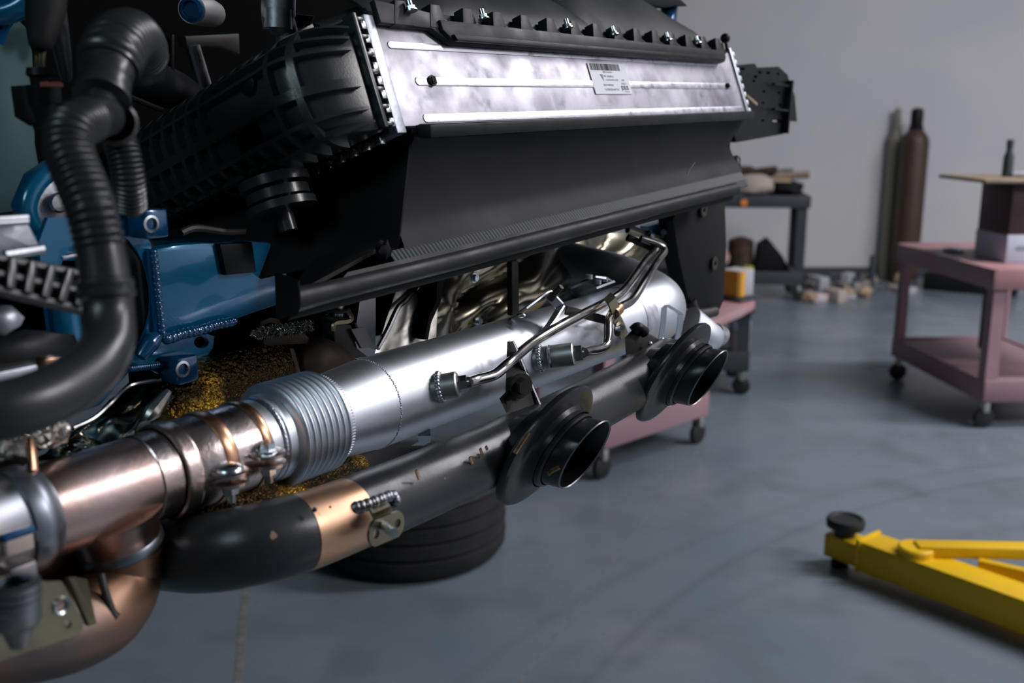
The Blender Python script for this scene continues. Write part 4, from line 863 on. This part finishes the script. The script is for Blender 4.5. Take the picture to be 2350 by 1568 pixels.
tag(M().lump(ptop(.42, .40) + Z * .49, (.12, .14, .14), XYZ, .4, 5).build('rag', 'bare'), 'crumpled pinkish rag on the plywood board', 'rag')
tag(M().lump(ptop(.30, .36) + Z * .433, (.10, .06, .03), XYZ, .4, 15).build('fitting', 'clear'), 'small pale fitting beside the bottle on the board', 'fitting')
ds = thing('parts_dish', 'small shiny dish of parts on the pink cart top', 'dish', ptop(.10, .62))
M().lathe(ptop(.16, .70), Z, [(0, 0), (.001, .05), (.014, .062), (.015, .060), (.004, .048), (.004, 0)], 32).build('dish', 'zinc', ds)
M().lump(ptop(.16, .70) + Z * .012, (.035, .03, .02), XYZ, .3, 2).build('contents', 'cast', ds)
rk = M().box(pN + dxv * .10 + dyv * .16 + Z * .52, (.10, .05, .30), (dxv, dyv, Z), .01).build('spray_gun_holder', 'greycart'); rk.location += Vector((0, 0, 0))
tag(rk, 'dark holder hanging inside the near leg of the right pink cart', 'holder')
# second pink cart behind the tailpipes
q1, q0 = Vector((.88, 4.47, 0)), Vector((.38, 3.99, 0)); dl = (q1 - q0).normalized(); dw = Vector((-dl.y, dl.x, 0))
pk = cart('faded pink plastic utility cart half hidden behind the tailpipe outlets', 'pink', 'pinktop', q0, dl, dw, (q1 - q0).length + .06, .46, .72)
M().prism([G(1625, 742, .72), G(1700, 712, .72), G(1733, 694, .72), G(1730, 672, .72), G(1706, 662, .72), G(1640, 668, .72)], Z * -.035, .008).build('handle_tray', 'pinktop', pk)
qt = lambda a, b, z=.72: q0 + dl * a + dw * b + Z * z
cb = G(1690, 678, .735); spc = thing('carton', 'small carton with an ochre side on the corner of the half hidden pink cart', 'box', cb)
M().box(cb + Z * .06, (.11, .10, .115), (dl, dw, Z), .004).build('body', 'clear', spc); M().box(cb - dl * .058 + Z * .06, (.006, .09, .11), (dl, dw, Z)).build('side_print', 'ochre', spc); M().box(cb - dl * .035 - dw * .051 + Z * .06, (.035, .004, .11), (dl, dw, Z)).build('front_print', 'ochre', spc)
tag(M().box(cb - Z * .008, (.17, .16, .012), (dl, dw, Z), .003).build('tray', 'greycart'), 'dark flat tray under the small carton', 'tray')
for k, (a, b, s) in enumerate(((.60, .35, .14), (.50, .25, .11))): tag(M().lump(qt(a, b, .255 + s * .38), (s, s, s * .8), XYZ, .3, k + 4).build('rag', 'bare' if k else 'cloth'), 'pinkish crumpled rag on the lower shelf of the half hidden cart' if k else 'beige crumpled rag on the lower shelf of the half hidden cart', 'rag')
# dark carts
q2 = Vector((1.30, 5.33, 0)); dl2 = Vector((-1, .10, 0)).normalized(); dw2 = Vector((.10, 1, 0)).normalized()
cart('dark grey plastic utility cart standing behind the half hidden pink cart', 'greycart', 'greycart', q2, dl2, dw2, .7, .45, .56)
jb = q2 + dl2 * .05 + dw2 * .06 + Z * .246; cn = thing('jar', 'white capped jar of pale contents on the lower shelf of the dark grey cart', 'jar', jb)
M().lathe(jb, Z, [(0, 0), (0, .055), (.11, .055), (.12, .045)], 24).build('body', 'cloth', cn); M().lathe(jb + Z * .12, Z, [(0, 0), (0, .055), (.05, .055), (.055, .05), (.055, 0)], 24).build('lid', 'white', cn)
# grey cart by the wall
r1 = Vector((2.42, 8.22, 0)); dl3 = Vector((-1, .12, 0)).normalized(); dw3 = Vector((-.30, 1, 0)).normalized()
dw3 = Vector((dl3.y, -dl3.x, 0)); dw3 = dw3 if dw3.y > 0 else -dw3
cart('dark grey plastic utility cart piled with rags near the back wall', 'greycart', 'greycart', r1, dl3, dw3, .95, .5, .87)
rt = lambda a, b, z: r1 + dl3 * a + dw3 * b + Z * z
tag(M().cyl(rt(.52, -.012, .82), rt(.52, -.03, .82), .028).build('knob', 'orange'), 'round orange knob on the front of the grey cart', 'knob')
tag(M().lump(rt(.42, .2, .95), (.34, .28, .20), XYZ, .35, 21).build('rag', 'cloth'), 'big pale beige rag draped on the grey cart', 'rag')
tag(M().lump(rt(.55, .3, 1.05), (.40, .25, .12), XYZ, .5, 31).build('rag', 'rust'), 'brown rag on top of the pile on the grey cart', 'rag')
tag(M().lump(rt(.15, .25, .92), (.30, .28, .16), XYZ, .4, 11).build('bag', 'blackmatte'), 'black bag at the right end of the grey cart top', 'bag')
for k, (a, b, l) in enumerate(((.0, .18, .5), (.12, .26, .55), (.26, .2, .5))): tag(M().tube([rt(a + .26, b + .05, 1.02 + .01 * k), rt(a - .02, b, 1.04 + .02 * k)], .03, 10, 2).build('stick', ('wood', 'scrap', 'rust')[k]), ('pale wooden stick on the pile, nearest the cart end', 'grey stick on the pile between two others', 'brown stick on the pile, farthest from the cart end')[k], 'stick')
tag(M().box(rt(.22, .2, .99), (.18, .12, .03), (dl3, dw3, Z), .004).build('offcut', 'tan'), 'tan wood offcut on the beige rag', 'offcut')
tag(M().prism([rt(.10, .12, .25), rt(.38, .12, .25), rt(.36, .12, .44), rt(.28, .12, .50), rt(.16, .12, .36)], dw3 * .26, .01).build('tool_case', 'blackmatte'), 'black sloping tool case on the lower shelf of the grey cart', 'case')
tag(M().lathe(rt(.50, .25, .25), Z, [(0, 0), (0, .11), (.22, .11), (.24, .09), (.26, .03), (.26, 0)], 24).build('oil_can', 'rust'), 'dark round oil can on the lower shelf of the grey cart', 'can')
tag(M().lump(rt(.45, .06, .27), (.09, .05, .04), XYZ, .3, 2).build('grip', 'lime'), 'lime green grip on the lower shelf of the grey cart', 'grip')
tag(M().lump(rt(.72, .1, .36), (.22, .25, .22), XYZ, .4, 7).build('bag', 'bare'), 'pinkish plastic bag on the lower shelf of the grey cart', 'bag')
# scrap along the wall
rs = random.Random(11)
for k in range(34):
    px = rs.uniform(1845, 2095); py = rs.uniform(648, 692) if px < 1990 else rs.uniform(645, 680); p = G(px, py); s = rs.uniform(.04, .11); h = rs.uniform(.03, .12)
    an = rs.uniform(0, 3); ax = (Vector((math.cos(an), math.sin(an), 0)), Vector((-math.sin(an), math.cos(an), 0)), Z)
    m = M().box(p + Z * h / 2, (s * 1.6, s, h), ax, .006) if k % 3 else M().lump(p + Z * h * .45, (s * 1.5, s * 1.2, h), ax, .5, k)
    wds = ('rough grey lump of', 'beige blocky', 'grey blocky', 'rough tan lump of', 'dark grey blocky', 'pale grey blocky')[k % 6]
    tag(m.build('scrap_piece', ('scrap', 'cloth', 'scrap', 'tan', 'greycart', 'clear')[k % 6]), wds + ' scrap in the heap at the foot of the wall', 'scrap', wds + ' scrap by the wall')
tag(M().box(G(1885, 690) + Z * .03, (.17, .10, .06), XYZ, .004).build('leaflet_box', 'paper'), 'pale pink flat box at the front of the scrap heap', 'box')
tag(M().lathe(G(1999, 655), Z, [(0, 0), (0, .03), (.26, .03), (.28, .02), (.28, 0)], 18).build('canister', 'greycart'), 'slim dark canister standing against the wall left of the cylinders', 'canister')
# gas cylinders
def gas(loc, r, h, mat, label, capm):
    t = thing('gas_cylinder', label, 'gas cylinder', loc)
    M().lathe(loc, Z, [(0, 0), (0, r - .01), (.01, r), (h - .14, r), (h - .09, r * .9), (h - .045, r * .62), (h - .02, r * .45), (h, r * .42)], 40).build('body', mat, t)
    M().lathe(loc + Z * (h - .03), Z, [(0, r * .5), (.03, r * .52), (.04, r * .44), (.16, r * .44), (.19, r * .36), (.20, 0)], 28).build('valve_cap', capm, t); return t
gas(Vector((3.66, 9.28, 0)), .125, 1.42, 'brown', 'tall brown gas cylinder with a black cap against the wall', 'black')
gas(Vector((3.555, 9.47, 0)), .07, 1.42, 'beige', 'beige gas cylinder mostly hidden behind the brown one', 'beige')
tag(M().box(Vector((4.05, 8.75, .075)), (.75, .28, .15), (Vector((.85, -.52, 0)), Vector((.52, .85, 0)), Z), .01).build('low_black_box', 'blackmatte'), 'low black box on the floor behind the right pink cart', 'case')  # stands for a dark strip of unclear origin
# yellow lift arm
a0, a1 = Vector((1.125, 3.19, 0)), Vector((1.80, 2.36, 0)); da = (a1 - a0).normalized(); sa = Vector((-da.y, da.x, 0)); lift = thing('lift_arm', 'yellow vehicle lift arm with a round black rubber pad low over the floor', 'lift arm', a0)
lx = (da, sa, Z)
M().box(a0 + da * .52 + Z * .085, (.86, .115, .105), lx, .004).build('outer_arm', 'yellow', lift)
M().box(a0 + da * .06 + Z * .075, (.20, .085, .080), lx, .003).build('inner_arm', 'yellow', lift)
M().box(a0 + da * .098 + Z * .086, (.014, .128, .115), lx, .002).build('end_collar', 'yellow', lift)
pp = a0 + da * .01
M().cyl(pp + Z * .10, pp + Z * .15, .034).build('pad_stem', 'greycart', lift)
M().lathe(pp + Z * .140, Z, [(0, 0), (0, .050), (.006, .062), (.028, .064), (.036, .060), (.036, .05), (.030, .045), (.030, 0)], 40).build('rubber_pad', 'wheel', lift, 'round black rubber pad')
M().cyl(a0 + da * .0 + Z * .0, a0 + da * .0 + Z * .04, .03).build('foot', 'black', lift)
b0 = a0 + da * .265 + Z * .142; b1_ = G(2520, 1268, .16)
M().lathe(b0 - Z * .006, Z, [(0, 0), (0, .056), (.022, .056), (.028, .050), (.028, 0)], 32).build('pivot_cap', 'yellow', lift)
M().beam(b0 + Z * .012, b1_, .062, .040, Z, .006).build('side_arm', 'yellow', lift)
c0_ = a0 + da * .42 + sa * .10; M().beam(c0_ + Z * .09, c0_ + da * .6 + sa * .18 + Z * .09, .03, .11, Z, .003).build('brace', 'yellow', lift)
